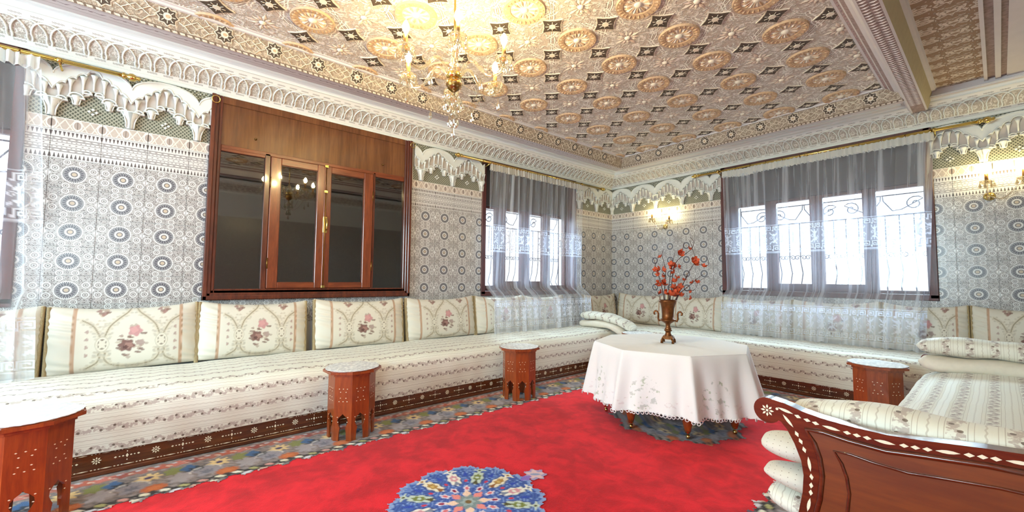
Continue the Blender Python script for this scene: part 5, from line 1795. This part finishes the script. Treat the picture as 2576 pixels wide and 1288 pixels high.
for k in range(4):
    a = PI/4+PI/2*k
    MB().tube([(.045*math.cos(a), .045*math.sin(a), .036), (.058*math.cos(a), .058*math.sin(a), .022), (.058*math.cos(a), .058*math.sin(a), .0)], [.010, .009, .011], 8).build('foot', BRONZE, URN)
for s in (-1, 1):
    pts = [(s*.052, 0, .178), (s*.066, 0, .170), (s*.074, 0, .190), (s*.072, 0, .225), (s*.080, 0, .243), (s*.096, 0, .246), (s*.106, 0, .234), (s*.104, 0, .222), (s*.096, 0, .222)]
    MB().tube([Vector(p) for p in pts], [.008, .009, .008, .0075, .008, .008, .0075, .007, .008], 8).build('handle', BRONZE, URN)
def blossom_mesh(r=.020):
    b = MB()
    for k in range(5):
        a = 2*PI*k/5; ca, sa = math.cos(a), math.sin(a)
        def R(x, y, z): return (x*ca-y*sa, x*sa+y*ca, z)
        b.add([R(.002, 0, 0), R(r*.6, -r*.5, r*.35), R(r, -r*.2, r*.8), R(r, r*.25, r*.85), R(r*.55, r*.5, r*.3), R(r*.55, 0, r*.2)], [(0, 1, 5), (1, 2, 5), (2, 3, 5), (3, 4, 5), (4, 0, 5)], 0, True)
    b.lathe([(.0, -.004), (.004, 0), (.003, .008), (0, .010)], 6)
    return b.mesh('blossom', PETAL)
BLO = blossom_mesh()
# image-plane directions at the vase: right and up
rgt = Vector((.640, .768, 0)); fwd = Vector((-.768, .640, 0))
def branch(label, pts, side, blooms, r0=.0042, seed=0):
    """pts: (right, up, forward) metres measured from the urn mouth"""
    rng = random.Random(seed)
    base = Vector((UX, UY, UZ+.30))
    def W(p): return rgt*p[0]+fwd*p[2]+Vector((0, 0, p[1]))
    t = thing('dried_branch', label, 'dried branch', base, 0, 'dried flower branches in the urn')
    path = smooth_curve([tuple(W(p)) for p in pts], 5) if False else [W(p) for p in pts]
    path = [Vector(q) for q in smooth3(path)]
    n = len(path)
    MB().tube(path, [r0*(1-.65*i/(n-1)) for i in range(n)], 6).build('twig', TWIG, t)
    for sp in side: 
        q = [Vector(x) for x in smooth3([W(p) for p in sp])]
        MB().tube(q, [r0*.55*(1-.5*i/(len(q)-1)) for i in range(len(q))], 5).build('side_twig', TWIG, t)
    for k, (p, s) in enumerate(blooms):
        o = link('blossom', BLO, t, W(p)); o.scale = (s, s, s)
        o.rotation_euler = (rng.uniform(-1.3, 1.3), rng.uniform(-1.3, 1.3), rng.uniform(0, 6))
def smooth3(pts, n=5):
    out = []
    for i in range(len(pts)-1):
        p0 = pts[max(i-1, 0)]; p1 = pts[i]; p2 = pts[i+1]; p3 = pts[min(i+2, len(pts)-1)]
        for k in range(n):
            t = k/n
            out.append(.5*((2*p1)+(p2-p0)*t+(2*p0-5*p1+4*p2-p3)*t*t+(-p0+3*p1-3*p2+p3)*t**3))
    out.append(pts[-1]); return out
# pixel of the vase picture (crop scale) -> metres: centre of the mouth at (362, 735)
def px(x, y, f=0.0): return ((x-362)*.000738, (735-y)*.000738+.035, f)
branch('tallest dried branch rising upright from the urn with a large orange bloom near its top', [(.0, -.10, 0), px(400, 640), px(430, 400), px(470, 310), px(545, 245), px(630, 175), px(655, 100), px(615, 45)],
       [[px(520, 250), px(545, 130), px(548, 100)], [px(640, 160), px(620, 110), px(608, 80)], [px(640, 170), px(665, 260)]], [(px(505, 235), 1.5), (px(520, 215), 1.2), (px(605, 180), 1.0), (px(465, 365), 1.3), (px(480, 372), 1.1), (px(437, 440), 1.3)], seed=1)
branch('thick dried branch leaning right out of the urn with a hooked tip', [(.01, -.10, .01), px(460, 715, .01), px(520, 610, .02), px(590, 470, .03), px(650, 370, .03), px(690, 320, .03)],
       [[px(690, 335, .03), px(760, 350, .03), px(825, 345, .02), px(805, 230, .02)], [px(560, 520, .02), px(590, 458, .02), px(480, 470, .02)]], [(px(680, 300, .03), 1.6), (px(688, 335, .03), 1.3), (px(775, 368, .03), 1.2), (px(555, 520, .03), 1.0), (px(480, 498, .02), 1.3)], r0=.005, seed=2)
branch('forked dried branch reaching low to the right over the cushions', [(.02, -.10, -.01), px(470, 690, -.01), px(525, 625, -.02), px(600, 560, -.03), px(660, 500, -.04), px(725, 455, -.04)],
       [[px(530, 625, -.02), px(640, 620, -.02), px(690, 530, -.02), px(795, 472, -.02)]], [(px(615, 548, -.03), 1.1), (px(665, 545, -.03), 1.2), (px(608, 640, -.02), .8), (px(605, 710, -.03), 1.1), (px(505, 685, -.02), 1.1)], seed=3)
branch('slender dried branch on the left of the urn with a twin tip', [(-.01, -.10, 0), px(310, 640), px(265, 450), px(235, 370), px(228, 330), px(203, 265)], [[px(238, 350), px(258, 290), px(272, 238)]],
       [(px(238, 408), 1.1), (px(268, 458), 1.0), (px(275, 548), 1.4), (px(290, 580), 1.2)], seed=4)
branch('upright dried branch left of centre with an orange cluster half way', [(0, -.10, .02), px(340, 650, .02), px(355, 430, .02), px(335, 320, .02), px(318, 240, .02), px(340, 175, .02)], [[px(350, 470, .02), px(300, 400, .02)]],
       [(px(300, 270, .02), 1.0), (px(290, 405, .02), 1.3), (px(320, 408, .02), 1.3), (px(315, 478, .02), 1.1), (px(325, 570, .02), 1.5), (px(345, 535, .02), 1.1)], seed=5)
branch('short dried branch in the middle of the urn', [(0, -.10, -.02), px(365, 640, -.02), px(385, 460, -.02), px(415, 320, -.02), px(432, 228, -.02)], [[px(410, 310, -.02), px(372, 268, -.02)]],
       [(px(395, 355, -.02), 1.4), (px(375, 385, -.02), 1.1), (px(435, 535, -.02), 1.3), (px(425, 595, -.02), 1.2), (px(380, 680, -.03), 1.7), (px(420, 660, -.03), 1.6)], seed=6)
branch('bare thin twig bending left over the urn rim', [(-.02, -.10, 0), px(280, 715), px(250, 640), px(218, 572)], [[px(270, 700), px(215, 665), px(150, 625)]], [(px(320, 660, -.02), 1.6), (px(305, 655, .02), 1.3)], r0=.003, seed=7)
branch('low flowering twig at the right of the urn mouth', [(.02, -.10, .01), px(430, 690, .01), px(480, 620, .01), px(500, 585, .01)], [[px(450, 650, .01), px(445, 560, .01)]], [(px(495, 590, .01), 1.4), (px(465, 630, .01), 1.5), (px(440, 665, 0), 1.5)], r0=.003, seed=8)
# ------------------------------------------------------------------ chandelier and wall sconces
def drop_mesh(h=.05, r=.010):
    b = MB()
    b.lathe([(0, 0), (.0025, -.004), (.0025, -.010), (r*.5, -h*.45), (r, -h*.75), (r*.7, -h*.93), (0, -h)], 8, smooth=False)
    return b.mesh('crystal_drop', CRYSTAL)
DROP = drop_mesh(); DROPL = drop_mesh(.072, .013)
def bead_strand(pts, r=.0052, gap=.0145):
    b = MB()
    d = [0]
    for i in range(1, len(pts)): d.append(d[-1]+(Vector(pts[i])-Vector(pts[i-1])).length)
    s = 0
    while s < d[-1]:
        i = max(j for j in range(len(d)) if d[j] <= s); i = min(i, len(pts)-2)
        p = Vector(pts[i]).lerp(Vector(pts[i+1]), (s-d[i])/max(1e-6, d[i+1]-d[i]))
        b.lathe([(0, -r), (r*.8, -r*.5), (r*.8, r*.5), (0, r)], 6, p, smooth=False)
        s += gap
    return b
def bobeche(b, c, R=.042):
    b.lathe([(.010, -.004), (R*.6, -.006), (R, .008), (R*1.12, .022), (R*1.02, .014), (R*.55, .000), (.010, .002)], 16, c)
def candle(par, c, mat_bulb, h=.075):
    x, y, z = c
    MB().lathe([(0, 0), (.0115, 0), (.0115, h), (0, h)], 12, c).build('candle_sleeve', CREAMWOOD, par)
    MB().lathe([(0, -.024), (.008, -.022), (.013, -.010), (.015, .0), (.0, .0)], 12, c).build('candle_cup', BRASS, par)
    zt = z+h
    MB().lathe([(0, 0), (.008, .002), (.0165, .018), (.0185, .030), (.014, .048), (.006, .062), (0, .070)], 12, (x, y, zt)).build('bulb', mat_bulb, par)
CH = (-1.888, 1.145)
CHN = thing('chandelier', 'crystal chandelier with six lit candle bulbs hanging from the carved ceiling', 'chandelier', (CH[0], CH[1], 0))
MB().tube([(0, 0, 2.76), (0, 0, 2.28)], .0055, 8).lathe([(0, 0), (.045, 0), (.040, -.018), (.010, -.035), (0, -.035)], 16, (0, 0, 2.76)).build('suspension_rod', BRASS, CHN)
MB().lathe([(0, 2.30), (.010, 2.30), (.016, 2.285), (.020, 2.25), (.030, 2.235), (.016, 2.215), (.014, 2.19), (0, 2.185)], 14).build('stem_vase', CRYSTAL, CHN)
MB().lathe([(0, 2.192), (.030, 2.190), (.042, 2.178), (.042, 2.160), (.030, 2.150), (0, 2.150)], 18).build('hub', BRASS, CHN)
MB().lathe([(0, 2.150), (.038, 2.145), (.044, 2.120), (.030, 2.095), (.012, 2.080), (0, 2.078)], 16).build('bowl', BRASSD, CHN)
st = MB()
for k in range(3):
    for q in range(10):
        a = 2*PI*(q+.5*(k % 2))/10; rr = (.044, .045, .035)[k]
        st.lathe([(0, -.006), (.006, -.002), (.006, .002), (0, .006)], 6, (rr*math.cos(a), rr*math.sin(a), (2.136, 2.119, 2.102)[k]), smooth=False)
s_ = st.build('jewel_studs', CRYSTAL, CHN); s_['kind'] = 'stuff'
MB().lathe([(0, 2.08), (.008, 2.075), (.012, 2.055), (.034, 2.040), (.050, 2.030), (.046, 2.022), (.020, 2.020), (.012, 2.0), (.014, 1.965), (.024, 1.95), (.010, 1.935), (0, 1.925)], 14).build('lower_stem', CRYSTAL, CHN)
TH0 = math.atan2(-CH[1], -CH[0])
AR, AZ = .292, 2.198
tips = []
for k in range(6):
    a = TH0+PI/3*k+math.radians(3)
    ca, sa = math.cos(a), math.sin(a)
    def P(r, z): return Vector((r*ca, r*sa, z))
    arm = smooth3([P(.036, 2.172), P(.075, 2.225), P(.115, 2.235), P(.155, 2.190), P(.200, 2.142), P(.250, 2.140), P(.285, 2.165), P(AR, AZ)], 4)
    MB().tube(arm, .0085, 8).build('arm', CRYSTAL, CHN)
    armo = [o for o in CHN.children][-1] if False else None
    tip = P(AR, AZ)
    bb = MB(); bobeche(bb, tip); bo = bb.build('bobeche', CRYSTAL, CHN)
    candle(CHN, (tip.x, tip.y, tip.z+.022), BULB, .072)
    for q in range(7):
        t2 = 2*PI*q/7+a
        link('crystal_drop', DROP, bo, (tip.x+.046*math.cos(t2), tip.y+.046*math.sin(t2), tip.z+.014))
    tips.append(tip)
for k in range(6):
    a, c = tips[k], tips[(k+1) % 6]
    m = (a+c)/2
    pts = []
    for t in np.linspace(0, 1, 15):
        p = a.lerp(c, t); p.z = AZ-.012-.115*4*t*(1-t)*.55
        pts.append(p)
    o = bead_strand(pts).build('bead_swag', CRYSTAL, CHN); o['kind'] = 'stuff'
    # strands from the hub to every arm and up under the lower stem
    pts = [Vector((.046*math.cos(TH0+PI/3*k), .046*math.sin(TH0+PI/3*k), 2.15)).lerp(tips[k], t)+Vector((0, 0, -.16*t*(1-t))) for t in np.linspace(0, 1, 12)]
    o = bead_strand(pts, .0046).build('bead_strand', CRYSTAL, CHN); o['kind'] = 'stuff'
    ang = TH0+PI/3*k
    e0 = Vector((.19*math.cos(ang), .19*math.sin(ang), 2.125)); e1 = Vector((.03*math.cos(ang), .03*math.sin(ang), 1.955))
    pts = [e0.lerp(e1, t)+Vector((0, 0, -.19*t*(1-t))) for t in np.linspace(0, 1, 12)]
    o = bead_strand(pts, .0046).build('bead_strand', CRYSTAL, CHN); o['kind'] = 'stuff'
    link('crystal_drop', DROPL, CHN, tuple(m*.98+Vector((0, 0, -.085))))
for q in range(10):
    a = 2*PI*q/10
    link('crystal_drop', DROP, CHN, (.050*math.cos(a), .050*math.sin(a), 2.026))
    if q % 2: link('crystal_drop', DROPL, CHN, (.022*math.cos(a), .022*math.sin(a), 1.952))
bead_strand([(0, 0, 1.925), (0, 0, 1.888)], .006, .016).build('bead_strand', CRYSTAL, CHN)['kind'] = 'stuff'
link('crystal_drop', DROPL, CHN, (0, 0, 1.895))

def sconce(x, z, label, arms):
    t = thing('wall_sconce', label, 'wall lamp', (x, YB, z), 0, 'crystal candle sconces on the right wall')
    MB().tube([(0, 0, 0), (0, -.012, 0), (0, -.026, 0), (0, -.040, 0)], [.036, .036, .026, .0], 18, caps=False).build('wall_plate', BRASS, t)
    for (ax, az, lit) in arms:
        path = smooth3([Vector((0, -.030, 0)), Vector((ax*.4, -.075, -.035)), Vector((ax*.85, -.105, az-.035)), Vector((ax, -.110, az))], 4)
        MB().tube(path, .0055, 8).build('arm', CRYSTAL, t)
        bb = MB(); bobeche(bb, (ax, -.110, az), .040); bo = bb.build('bobeche', CRYSTAL, t)
        candle(t, (ax, -.110, az+.022), BULBW, .060)
        for q in range(7):
            a = 2*PI*q/7
            link('crystal_drop', DROP, bo, (ax+.043*math.cos(a), -.110+.043*math.sin(a), az+.014))
sconce(-3.035, 1.822, 'two-armed crystal wall sconce between the corner and the wide window', [(-.150, .105, 1), (.115, .055, 1)])
sconce(-0.030, 1.800, 'crystal wall sconce with a lit bulb at the right edge of the photo', [(-.010, .100, 1), (.19, .100, 1)])
